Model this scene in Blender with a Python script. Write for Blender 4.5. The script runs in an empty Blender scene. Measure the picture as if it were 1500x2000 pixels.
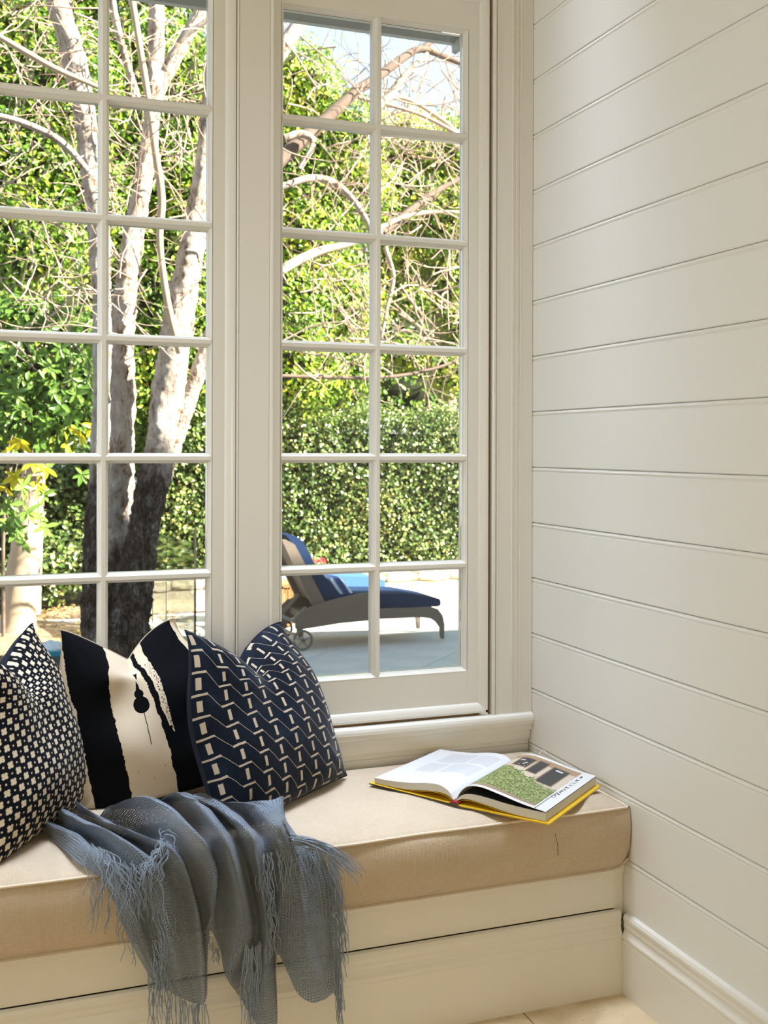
import bpy, bmesh, math, random
import numpy as np
from mathutils import Vector, Matrix, Euler

C = bpy.context.scene.collection
rng = np.random.default_rng(7)
random.seed(7)
PI = math.pi

# ------------------------------------------------------------------ camera
CAM = np.array([-1.50614, -2.83821, 1.33797])
CR = np.array([0.93811, -0.34633, 0.00283]); CR /= np.linalg.norm(CR)
CF = np.array([0.34634, 0.93811, 0.0]); CF -= CR*np.dot(CF, CR); CF /= np.linalg.norm(CF)
CU = np.cross(CR, CF)
FPX, CYP = 2151.46, 874.0
cam = bpy.data.cameras.new('camera')
cam.sensor_fit = 'HORIZONTAL'; cam.sensor_width = 24.0
cam.lens = FPX/1500*24.0
cam.shift_y = (CYP-1000)/1500
cam.clip_end = 200
cam.dof.use_dof = True; cam.dof.focus_distance = 2.95; cam.dof.aperture_fstop = 6.3
co = bpy.data.objects.new('camera', cam); C.objects.link(co)
co.matrix_world = Matrix(((CR[0], CU[0], -CF[0], CAM[0]), (CR[1], CU[1], -CF[1], CAM[1]), (CR[2], CU[2], -CF[2], CAM[2]), (0, 0, 0, 1)))
sc = bpy.context.scene
sc.camera = co

# ------------------------------------------------------------------ sky, sun, added fill lights, exposure
sc.view_settings.view_transform = 'Standard'; sc.view_settings.look = 'None'
sc.view_settings.exposure = 0.12; sc.view_settings.gamma = 1.0; sc.view_settings.use_curve_mapping = False
sc.cycles.use_denoising = True
sc.cycles.max_bounces = 10; sc.cycles.diffuse_bounces = 5; sc.cycles.transparent_max_bounces = 24
sc.cycles.sample_clamp_indirect = 6.0
world = bpy.data.worlds.new('sky'); sc.world = world; world.use_nodes = True
wn = world.node_tree; wn.nodes.clear()
_o = wn.nodes.new('ShaderNodeOutputWorld'); _b = wn.nodes.new('ShaderNodeBackground')
_r = wn.nodes.new('ShaderNodeValToRGB'); _s = wn.nodes.new('ShaderNodeSeparateXYZ'); _t = wn.nodes.new('ShaderNodeTexCoord')
wn.links.new(_t.outputs['Generated'], _s.inputs[0]); wn.links.new(_s.outputs['Z'], _r.inputs[0])
wn.links.new(_r.outputs[0], _b.inputs['Color']); wn.links.new(_b.outputs[0], _o.inputs[0])
_r.color_ramp.elements[0].position = 0.0; _r.color_ramp.elements[0].color = (0.95, 0.97, 1.0, 1)
_r.color_ramp.elements[1].position = 0.75; _r.color_ramp.elements[1].color = (0.42, 0.66, 1.0, 1)
_b.inputs['Strength'].default_value = 1.3
SUN_DIR = Vector((-1.8, 1.0, -1.35))
sl = bpy.data.lights.new('sun', 'SUN'); sl.energy = 28.0; sl.angle = math.radians(0.53); sl.color = (1.0, 0.93, 0.80)
so = bpy.data.objects.new('sun', sl); C.objects.link(so); so.location = (6, -8, 9)
so.rotation_euler = SUN_DIR.to_track_quat('-Z', 'Y').to_euler()

def area(name, loc, aim, sx, sy, power, col):
    l = bpy.data.lights.new(name, 'AREA'); l.shape = 'RECTANGLE'; l.size = sx; l.size_y = sy; l.energy = power; l.color = col
    o = bpy.data.objects.new(name, l); C.objects.link(o); o.location = loc
    o.rotation_euler = (Vector(aim)-Vector(loc)).to_track_quat('-Z', 'Y').to_euler()
    return o
area('side_window_fill', (-3.13, -0.62, 1.50), (0, -0.62, 1.40), 0.85, 1.8, 16.5, (0.88, 0.98, 1.0))  # added area fill, boosts daylight at the unseen left opening
_a = area('seat_top_fill', (-0.85, -0.36, 3.10), (-0.85, -0.345, 0), 1.7, 0.35, 8.6, (0.74, 0.84, 1.0)); _a.data.spread = math.radians(38)  # added cool fill to lift the seat top, no fitting modelled
area('warm_room_fill', (-1.9, -4.4, 1.25), (-1.2, -0.5, 0.6), 0.7, 0.7, 20.0, (1.0, 0.78, 0.43))  # added warm fill from the unseen room side, no lamp stands there

# ------------------------------------------------------------------ pixel <-> place helpers (real planes in the room and garden)
def ray(u, v):
    return CF + CR*((u-750)/FPX) - CU*((v-CYP)/FPX)
def at_y(u, v, y):
    d = ray(u, v); return CAM + d*((y-CAM[1])/d[1])
def at_z(u, v, z):
    d = ray(u, v); return CAM + d*((z-CAM[2])/d[2])
def depth(p):
    return float(np.dot(np.asarray(p)-CAM, CF))

# ------------------------------------------------------------------ materials
def mat(name):
    m = bpy.data.materials.new(name); m.use_nodes = True
    nt = m.node_tree; p = nt.nodes['Principled BSDF']
    return m, nt, p
def N(nt, t, **kw):
    n = nt.nodes.new(t)
    for k, v in kw.items(): setattr(n, k, v)
    return n
def M_(nt, op, a, b=None, c=None):
    n = nt.nodes.new('ShaderNodeMath'); n.operation = op
    for i, x in enumerate((a, b, c)):
        if x is None: continue
        if isinstance(x, (int, float)): n.inputs[i].default_value = x
        else: nt.links.new(x, n.inputs[i])
    return n.outputs[0]
def mixc(nt, f, a, b):
    n = nt.nodes.new('ShaderNodeMix'); n.data_type = 'RGBA'
    for i, x in ((0, f), (6, a), (7, b)):
        if isinstance(x, tuple): n.inputs[i].default_value = (*x, 1) if len(x) == 3 else x
        elif isinstance(x, (int, float)): n.inputs[i].default_value = x
        else: nt.links.new(x, n.inputs[i])
    return n.outputs[2]
def noise(nt, scale, detail=4, rough=0.6, vec=None, out='Fac', dist=0):
    n = nt.nodes.new('ShaderNodeTexNoise'); n.inputs['Scale'].default_value = scale
    n.inputs['Detail'].default_value = detail; n.inputs['Roughness'].default_value = rough; n.inputs['Distortion'].default_value = dist
    if vec is not None: nt.links.new(vec, n.inputs['Vector'])
    return n.outputs[out]
def objcoord(nt, scale=None):
    t = nt.nodes.new('ShaderNodeTexCoord').outputs['Object']
    if scale is None: return t
    m = nt.nodes.new('ShaderNodeMapping'); m.inputs['Scale'].default_value = scale
    nt.links.new(t, m.inputs['Vector']); return m.outputs[0]
def bump(nt, p, h, strength, dist=0.01):
    b = nt.nodes.new('ShaderNodeBump'); b.inputs['Strength'].default_value = strength; b.inputs['Distance'].default_value = dist
    nt.links.new(h, b.inputs['Height']); nt.links.new(b.outputs[0], p.inputs['Normal'])
def ramp(nt, f, stops):
    r = nt.nodes.new('ShaderNodeValToRGB'); cr = r.color_ramp
    while len(cr.elements) < len(stops): cr.elements.new(0.5)
    for e, (x, c) in zip(cr.elements, stops): e.position = x; e.color = (*c, 1)
    nt.links.new(f, r.inputs[0]); return r.outputs[0]
def plain(name, col, rough=0.5, spec=0.5, metal=0.0, var=0.0, vscale=6.0, bscale=0, bstr=0.0):
    m, nt, p = mat(name)
    p.inputs['Roughness'].default_value = rough; p.inputs['Metallic'].default_value = metal
    p.inputs['Specular IOR Level'].default_value = spec
    if var:
        n = noise(nt, vscale, 5, 0.6, objcoord(nt))
        a = tuple(c*(1-var) for c in col); b = tuple(min(1, c*(1+var*0.6)) for c in col)
        nt.links.new(mixc(nt, n, a, b), p.inputs['Base Color'])
    else:
        p.inputs['Base Color'].default_value = (*col, 1)
    if bstr: bump(nt, p, noise(nt, bscale, 4, 0.6, objcoord(nt)), bstr, 0.002)
    return m
def uvxy(nt):
    u = nt.nodes.new('ShaderNodeUVMap').outputs[0]
    s = nt.nodes.new('ShaderNodeSeparateXYZ'); nt.links.new(u, s.inputs[0])
    return s.outputs[0], s.outputs[1], u

PAINT = plain('cream_paint', (0.80, 0.778, 0.72), 0.24, 0.5, var=0.035, vscale=3, bscale=60, bstr=0.06)
WALLP = plain('wall_paint', (0.82, 0.815, 0.785), 0.42, 0.4, var=0.025, vscale=1.5, bscale=40, bstr=0.04)
BENCHP = plain('bench_paint', (0.80, 0.772, 0.705), 0.40, 0.45, var=0.03, vscale=4, bscale=50, bstr=0.06)
CEIL = plain('ceiling_paint', (0.82, 0.79, 0.72), 0.7)
DARKGAP = plain('dark_gap', (0.10, 0.07, 0.045), 0.9)

# ------------------------------------------------------------------ mesh helpers
def link(o, parent=None):
    C.objects.link(o)
    if parent is not None:
        o.parent = parent; o.matrix_parent_inverse = Matrix.Translation(-parent.location)
    return o
def mesh_np(name, v, f, m, parent=None, smooth=False, uv=None, attr=None, mats=None, midx=None):
    """v (n,3), f (k, 3|4) int array or list of lists"""
    me = bpy.data.meshes.new(name)
    v = np.asarray(v, dtype=np.float32)
    if isinstance(f, np.ndarray):
        k, w = f.shape
        me.vertices.add(len(v)); me.vertices.foreach_set('co', v.ravel())
        me.loops.add(k*w); me.loops.foreach_set('vertex_index', f.astype(np.int32).ravel())
        me.polygons.add(k); me.polygons.foreach_set('loop_start', np.arange(0, k*w, w, dtype=np.int32))
        me.update(calc_edges=True)
    else:
        me.from_pydata([tuple(map(float, x)) for x in v], [], f)
    if smooth: me.polygons.foreach_set('use_smooth', np.ones(len(me.polygons), dtype=bool))
    if uv is not None:
        li = np.empty(len(me.loops), dtype=np.int32); me.loops.foreach_get('vertex_index', li)
        l = me.uv_layers.new(name='UVMap'); l.data.foreach_set('uv', np.asarray(uv, dtype=np.float32)[li].ravel())
    if attr is not None:
        a = me.attributes.new('tint', 'FLOAT', 'POINT'); a.data.foreach_set('value', np.asarray(attr, dtype=np.float32))
    for mm in (mats or [m]): me.materials.append(mm)
    if midx is not None: me.polygons.foreach_set('material_index', np.asarray(midx, dtype=np.int32))
    me.validate()
    return link(bpy.data.objects.new(name, me), parent)
def box(name, lo, hi, m, parent=None, bevel=0.0):
    bm = bmesh.new(); bmesh.ops.create_cube(bm, size=1)
    for q in bm.verts:
        q.co = Vector([lo[i]+(q.co[i]+0.5)*(hi[i]-lo[i]) for i in range(3)])
    if bevel: bmesh.ops.bevel(bm, geom=list(bm.edges), offset=bevel, segments=2, affect='EDGES', profile=0.6)
    me = bpy.data.meshes.new(name); bm.to_mesh(me); bm.free(); me.materials.append(m)
    return link(bpy.data.objects.new(name, me), parent)
def boxes(name, lst, m, parent=None):
    v = []; f = []
    for lo, hi in lst:
        b = len(v)
        for z in (lo[2], hi[2]):
            for x, y in ((lo[0], lo[1]), (hi[0], lo[1]), (hi[0], hi[1]), (lo[0], hi[1])): v.append((x, y, z))
        f += [[b, b+3, b+2, b+1], [b+4, b+5, b+6, b+7], [b, b+1, b+5, b+4], [b+1, b+2, b+6, b+5], [b+2, b+3, b+7, b+6], [b+3, b, b+4, b+7]]
    return mesh_np(name, v, f, m, parent)
def prism(name, pts, axis, a0, a1, m, parent=None, smooth=False):
    """extrude a closed 2-D outline along axis; pts are the two other coordinates in xyz order"""
    n = len(pts); v = []
    for a in (a0, a1):
        for p in pts:
            q = list(p); q.insert(axis, a); v.append(q)
    f = [[i, (i+1) % n, n+(i+1) % n, n+i] for i in range(n)] + [list(range(n))[::-1], list(range(n, 2*n))]
    o = mesh_np(name, v, f, m, parent)
    bm = bmesh.new(); bm.from_mesh(o.data); bmesh.ops.recalc_face_normals(bm, faces=list(bm.faces)); bm.to_mesh(o.data); bm.free()
    return o
def tube_arr(pts, rad, n=6):
    pts = np.asarray(pts, float); k = len(pts); rad = np.broadcast_to(rad, (k,))
    t = np.gradient(pts, axis=0); t /= np.linalg.norm(t, axis=1)[:, None]+1e-9
    ref = np.array([0, 0, 1.0]) if abs(t[:, 2]).mean() < 0.8 else np.array([1.0, 0, 0])
    a = np.cross(t, ref); a /= np.linalg.norm(a, axis=1)[:, None]+1e-9
    b = np.cross(t, a)
    th = np.arange(n)*2*PI/n
    ring = a[:, None, :]*np.cos(th)[None, :, None] + b[:, None, :]*np.sin(th)[None, :, None]
    v = (pts[:, None, :] + ring*rad[:, None, None]).reshape(-1, 3)
    i = np.arange(k-1)[:, None]*n; j = np.arange(n)[None, :]; j2 = (j+1) % n
    f = np.stack([i+j, i+j2, i+n+j2, i+n+j], -1).reshape(-1, 4)
    return v, f
def tubes(name, lst, m, parent=None, n=6, smooth=True, uv=None):
    V = []; F = []; b = 0
    for pts, r in lst:
        v, f = tube_arr(pts, r, n); V.append(v); F.append(f+b); b += len(v)
    return mesh_np(name, np.concatenate(V), np.concatenate(F), m, parent, smooth)
def spline(pts, n):
    """Catmull-Rom through rows of pts, n samples"""
    P = np.asarray(pts, float); k = len(P)
    E = np.vstack([2*P[0]-P[1], P, 2*P[-1]-P[-2]])
    t = np.linspace(0, k-1, n); i = np.minimum(t.astype(int), k-2); u = (t-i)[:, None]
    p0, p1, p2, p3 = E[i], E[i+1], E[i+2], E[i+3]
    return 0.5*((2*p1)+(-p0+p2)*u+(2*p0-5*p1+4*p2-p3)*u*u+(-p0+3*p1-3*p2+p3)*u**3)
def empty(name, loc=(0, 0, 0), label=None, cat=None, group=None, kind=None, rz=0.0):
    o = bpy.data.objects.new(name, None); o.location = loc; o.rotation_euler = (0, 0, rz); link(o)
    return tag(o, label, cat, group, kind)
def tag(o, label=None, cat=None, group=None, kind=None):
    if label: o['label'] = label
    if cat: o['category'] = cat
    if group: o['group'] = group
    if kind: o['kind'] = kind
    return o
def struct(o, label=None):
    o['kind'] = 'structure'
    if label: o['label'] = label
    return o
def stuff(o): o['kind'] = 'stuff'; return o

# ================================================================== ROOM SHELL
def wall(name, lst, m=WALLP): return struct(boxes(name, lst, m))
wall('wall_back', [((-3.3, 0.025, 2.66), (0.25, 0.22, 3.2)), ((-3.3, 0.025, 0.0), (0.25, 0.22, 0.56)), ((-3.3, 0.025, 0.56), (-1.66, 0.22, 2.66)),
                   ((-0.0, 0.03, 0.56), (0.25, 0.22, 2.66))])
wall('wall_left', [((-3.3, -5.5, 0), (-3.15, -1.06, 3.2)), ((-3.3, -0.18, 0), (-3.15, 0.025, 3.2)), ((-3.3, -1.06, 0), (-3.15, -0.18, 0.58)), ((-3.3, -1.06, 2.42), (-3.15, -0.18, 3.2))])
wall('wall_front', [((-3.3, -5.65, 0), (0.25, -5.5, 3.2))])
struct(boxes('ceiling', [((-3.3, -5.65, 3.15), (0.25, 0.22, 3.3))], CEIL))

# right wall: horizontal beaded boards, each its own piece
wr = struct(boxes('wall_right', [((0.012, -5.5, 0), (0.25, 0.03, 3.2))], WALLP))
def board_profile(z0, z1):
    return [(0.011, z0), (0.0025, z0), (0.0, z0+0.0025), (0.0, z1-0.0150), (0.0016, z1-0.0132), (0.0024, z1-0.0122), (0.0008, z1-0.0105), (-0.0004, z1-0.0075),
            (0.0004, z1-0.0040), (0.0024, z1-0.0014), (0.011, z1-0.0014)]
for k in range(-2, 18):
    z1 = 2.5631-0.16*k+0.16*0
    z0 = z1-0.16
    if z1 > 3.2 or z0 < -0.1: continue
    o = prism('board', [(x, z) for x, z in board_profile(max(z0, 0.0), z1)], 1, -5.5, 0.029, WALLP, wr)
    # prism inserts axis 1 between x and z

# floor: travertine tiles set in grout
m, nt, p = mat('travertine')
oc = objcoord(nt)
n1 = noise(nt, 5, 6, 0.65, oc, dist=1.2); n2 = noise(nt, 45, 3, 0.6, oc)
c1 = ramp(nt, n1, [(0.3, (0.50, 0.37, 0.21)), (0.5, (0.66, 0.52, 0.33)), (0.7, (0.74, 0.61, 0.42))])
pit = ramp(nt, n2, [(0.27, (1, 1, 1)), (0.31, (0, 0, 0))])
nt.links.new(mixc(nt, pit, c1, (0.25, 0.17, 0.09)), p.inputs['Base Color']); p.inputs['Roughness'].default_value = 0.35
TRAV = m
fl = struct(boxes('floor', [((-3.3, -5.65, -0.06), (0.25, 0.22, -0.004))], plain('grout', (0.42, 0.34, 0.23), 0.9)))
for i in range(6):
    for j in range(9):
        x1 = -0.291+0.6-0.6*i; y1 = -0.30-0.6*j
        x0, y0 = x1-0.596, y1-0.596
        x1c = min(x1, 0.0); 
        if x1c-x0 < 0.05: continue
        box('tile', (max(x0, -3.15), max(y0, -5.5), -0.012), (x1c, y1, 0.0), TRAV, fl, 0.0015)

# skirting boards
SK = [(0.0, 0.0), (0.018, 0.0), (0.018, 0.128), (0.0165, 0.131), (0.0185, 0.136), (0.0185, 0.141), (0.0145, 0.149), (0.0115, 0.158), (0.0135, 0.163), (0.0135, 0.166),
      (0.0125, 0.172), (0.0145, 0.180), (0.0145, 0.186), (0.011, 0.193), (0.0, 0.195)]
struct(prism('baseboard_right', [(-d, z) for d, z in SK], 1, -5.5, -0.5045, PAINT))
struct(prism('baseboard_front', [(-0.488-d, z*1.035) for d, z in SK], 0, -3.15, -0.0185, BENCHP))

# window joinery
trim = [0]
def T(o):
    return struct(o)
# mouldings of the window surround (outline in x,y; extruded in z)
T(prism('trim_1', [(-0.1284, 0.06), (-0.1284, 0.0), (-0.1268, -0.002), (-0.1225, -0.003), (-0.1190, -0.001), (-0.1180, 0.0045), (-0.1165, 0.0045), (-0.1155, -0.0005), (-0.1120, -0.0015), (-0.1095, 0.0),
                   (-0.1085, 0.002), (-0.0690, 0.002), (-0.0682, -0.0005), (-0.0665, -0.0015), (-0.0645, 0.0), (-0.0635, 0.003), (-0.0565, 0.003), (-0.0545, -0.001), (-0.0520, -0.001), (-0.0505, 0.003),
                   (-0.0430, 0.003), (-0.0415, -0.0015), (-0.0390, -0.0015), (-0.0375, 0.001), (-0.0012, 0.001), (-0.0012, 0.06)], 2, 0.5765, 3.15, PAINT))
def mullion(name, xl, xr):
    return T(prism(name, [(xl, 0.16), (xl, 0.002), (xl+0.0015, -0.0005), (xl+0.004, -0.0005), (xl+0.0052, 0.0025), (xl+0.0062, 0.0), (xr-0.0125, 0.0), (xr-0.0118, 0.002), (xr-0.0095, -0.0005),
                          (xr-0.0040, -0.0025), (xr-0.0012, -0.0015), (xr, 0.002), (xr, 0.16)], 2, 0.5765, 3.15, PAINT))
mullion('trim_2', -0.8696, -0.7704)
mullion('trim_3', -1.645, -1.542)
T(boxes('trim_4', [((-1.66, 0.0, 2.630), (-0.1284, 0.16, 3.15))], PAINT))
# sill nosing, fillet and apron
T(prism('trim_5', [(0.16, 0.576), (0.0, 0.5762), (-0.006, 0.5752), (-0.0115, 0.571), (-0.0140, 0.564), (-0.0145, 0.556), (-0.0130, 0.547), (-0.0090, 0.5405), (-0.004, 0.5385), (-0.004, 0.5365), (-0.0015, 0.5360),
                   (-0.0015, 0.5255), (0.004, 0.5240), (0.008, 0.5230), (0.0085, 0.515), (0.0105, 0.505), (0.0120, 0.4965), (0.0248, 0.4965), (0.16, 0.56)], 0, -3.15, -0.0015, PAINT))
T(prism('trim_6', [(0.0255, 0.4955), (0.0180, 0.4955), (0.0180, 0.4815), (0.0205, 0.4800), (0.0180, 0.4785), (0.0180, 0.33), (0.0255, 0.33)], 0, -3.15, -0.0015, PAINT))
# outer frame lining (jambs, reveals)
for i, (xa, xb) in enumerate(((-0.145, -0.128), (-0.876, -0.8695), (-1.543, -1.53), (-0.771, -0.766))):
    T(boxes('trim_%d' % (7+i), [((xa, 0.022, 0.576), (xb, 0.18, 2.64))], PAINT if i != 3 else PAINT))

T(boxes('trim_11', [((-0.1395, 0.016, 0.577), (-0.1280, 0.0215, 2.63)), ((-0.8722, 0.016, 0.577), (-0.8690, 0.0215, 2.63)), ((-1.60, 0.0125, 0.570), (-0.1284, 0.160, 0.5855))], plain('gap_shadow_line', (0.20, 0.12, 0.055), 0.9)))  # dark strips painted as the shade in the gaps round the sashes
# glass that lets light and sight through, with a faint sheen
m, nt, p = mat('window_glass')
nt.nodes.remove(p)
tr = N(nt, 'ShaderNodeBsdfTransparent'); tr.inputs[0].default_value = (0.97, 0.985, 0.975, 1)
gl = N(nt, 'ShaderNodeBsdfGlossy'); gl.inputs['Roughness'].default_value = 0.02
fr = N(nt, 'ShaderNodeFresnel'); fr.inputs['IOR'].default_value = 1.45
mx = N(nt, 'ShaderNodeMixShader')
nt.links.new(M_(nt, 'MULTIPLY', fr.outputs[0], 0.8), mx.inputs[0]); nt.links.new(tr.outputs[0], mx.inputs[1]); nt.links.new(gl.outputs[0], mx.inputs[2])
nt.links.new(mx.outputs[0], nt.nodes['Material Output'].inputs['Surface'])
GLASS = m

ZB, PB = 2.5273, 0.304666
def bar_profile(c, front=0.0200):
    """glazing bar section: (across, depth y)"""
    h = [(0.0132, 0.058), (0.0132, 0.0375), (0.0125, 0.0348), (0.0110, 0.0338), (0.0100, 0.0300), (0.0085, 0.0280), (0.0074, 0.0262), (0.0062, 0.0215), (0.0048, front)]
    return [(c-a, y) for a, y in h]+[(c+a, y) for a, y in h[::-1]]
def bead_profile(e, s):
    """edge bead from sash face at e towards the glass (s = +1 / -1)"""
    return [(e-s*0.002, 0.058), (e-s*0.002, 0.0195), (e, 0.0195), (e+s*0.0013, 0.0215), (e+s*0.0026, 0.0262), (e+s*0.0037, 0.0280), (e+s*0.0052, 0.0300), (e+s*0.0062, 0.0338), (e+s*0.0080, 0.0348), (e+s*0.0088, 0.0375), (e+s*0.0088, 0.058)]
def sash(n, xl, xr, cx, label):
    """xl..xr = bead outer edges (sight size), cx = vertical bar"""
    w = struct(empty('window_%d' % n, (cx, 0.04, 0.577), label))
    zb, zt = 0.7035, 2.5275
    box('stile', (xl-0.040, 0.0195, 0.590), (xl, 0.062, 2.615), PAINT, w, 0.001)
    box('stile', (xr, 0.0195, 0.590), (xr+0.0385, 0.062, 2.615), PAINT, w, 0.001)
    box('rail', (xl-0.001, 0.0198, 0.590), (xr+0.001, 0.0618, zb), PAINT, w, 0.001)
    box('rail', (xl-0.001, 0.0198, zt), (xr+0.001, 0.0618, 2.615), PAINT, w, 0.001)
    prism('glazing_bead', [(x, y) for x, y in bead_profile(xl, 1)], 2, zb, zt, PAINT, w)
    prism('glazing_bead', [(x, y) for x, y in bead_profile(xr, -1)], 2, zb, zt, PAINT, w)
    prism('glazing_bead', [(y, z) for z, y in bead_profile(zb, 1)], 0, xl, xr, PAINT, w)
    prism('glazing_bead', [(y, z) for z, y in bead_profile(zt, -1)], 0, xl, xr, PAINT, w)
    prism('glazing_bar', bar_profile(cx, 0.0198), 2, zb+0.002, zt-0.002, PAINT, w)
    zs = [ZB-PB*i for i in range(1, 6)]
    for z in zs:
        prism('glazing_bar', [(y, q) for q, y in bar_profile(z)], 0, xl+0.002, xr-0.002, PAINT, w)
    edges = [zb+0.009]+zs[::-1]+[zt-0.009]
    for a, b in ((xl+0.009, cx-0.012), (cx+0.012, xr-0.009)):
        for z0, z1 in zip(edges[:-1], edges[1:]):
            box('pane', (a, 0.040, z0+0.011 if z0 > zb+0.01 else z0), (b, 0.0435, z1-0.011 if z1 < zt-0.01 else z1), GLASS, w)
    # stop mould round the sash, rounded on the sash side
    q = [(0.0, 0.030), (0.0, 0.0175), (0.0035, 0.0120), (0.009, 0.0085), (0.0145, 0.0065), (0.0185, 0.0055), (0.0200, 0.0050), (0.0260, 0.0050), (0.0262, 0.030)]
    prism('stop_mould', [(xr+0.034+a, y) for a, y in q], 2, 0.5775, 2.640, PAINT, w)
    prism('stop_mould', [(xl-0.034-a, y) for a, y in q], 2, 0.5775, 2.640, PAINT, w)
    prism('stop_mould', [(y, 0.6105-a) for a, y in q], 0, xl-0.06, xr+0.06, PAINT, w)
    prism('stop_mould', [(y, 2.6065+a) for a, y in q], 0, xl-0.06, xr+0.06, PAINT, w)
    return w
sash(1, -1.4820, -0.9318, -1.2065, 'white casement window on the left, two panes wide, behind the black and cream cushions')
sash(2, -0.7450, -0.1990, -0.4690, 'white casement window on the right, two panes wide, above the open book')

# ================================================================== BENCH AND ITS CUSHION
bench = tag(empty('window_bench', (-1.6, -0.24, 0.0)), 'cream painted panelled window seat base under the long beige cushion', 'bench')
boxes('seat_board', [((-3.15, -0.487, 0.288), (-0.0015, 0.0175, 0.306))], BENCHP, bench)
prism('front_panel', [(-0.470, 0.2047), (-0.4875, 0.2047), (-0.4875, 0.300), (-0.470, 0.300)], 0, -3.15, -0.030, BENCHP, bench)
prism('cap_mould', [(-0.480, 0.286), (-0.4880, 0.286), (-0.4905, 0.289), (-0.4905, 0.2945), (-0.4935, 0.298), (-0.4985, 0.302), (-0.4995, 0.305), (-0.4975, 0.308), (-0.480, 0.308)], 0, -3.15, -0.0262, BENCHP, bench)
struct(box('trim_12', (-0.0275, -0.481, 0.185), (-0.0008, -0.440, 0.336), BENCHP, None, 0.001))

m, nt, p = mat('linen')
oc = objcoord(nt)
sp3 = N(nt, 'ShaderNodeSeparateXYZ'); nt.links.new(oc, sp3.inputs[0])
jit = M_(nt, 'MULTIPLY', noise(nt, 90, 3, 0.6, oc), 5.0)
wvx = M_(nt, 'MULTIPLY_ADD', M_(nt, 'SINE', M_(nt, 'ADD', M_(nt, 'MULTIPLY', sp3.outputs[0], 1900.0), jit)), 0.5, 0.5)
wvz = M_(nt, 'MULTIPLY_ADD', M_(nt, 'SINE', M_(nt, 'ADD', M_(nt, 'MULTIPLY', M_(nt, 'ADD', sp3.outputs[1], sp3.outputs[2]), 1900.0), jit)), 0.5, 0.5)
wv = M_(nt, 'MULTIPLY', wvx, wvz)
n1 = noise(nt, 230, 3, 0.7, objcoord(nt, (0.45, 1, 1.0))); n2 = noise(nt, 7, 5, 0.65, oc)
f = M_(nt, 'ADD', M_(nt, 'MULTIPLY', n1, 0.6), M_(nt, 'MULTIPLY', n2, 0.4))
base = ramp(nt, f, [(0.3, (0.53, 0.42, 0.295)), (0.55, (0.61, 0.50, 0.37)), (0.75, (0.66, 0.555, 0.425))])
nt.links.new(mixc(nt, M_(nt, 'MULTIPLY', wv, 0.38), base, (0.36, 0.27, 0.17)), p.inputs['Base Color'])
p.inputs['Roughness'].default_value = 0.85; p.inputs['Specular IOR Level'].default_value = 0.2
p.inputs['Sheen Weight'].default_value = 0.25; p.inputs['Sheen Tint'].default_value = (1.0, 0.95, 0.9, 1)
bump(nt, p, M_(nt, 'ADD', wv, n1), 0.6, 0.0012)
LINEN = m
PIPE = plain('linen_piping', (0.74, 0.64, 0.51), 0.8, 0.2)

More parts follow.
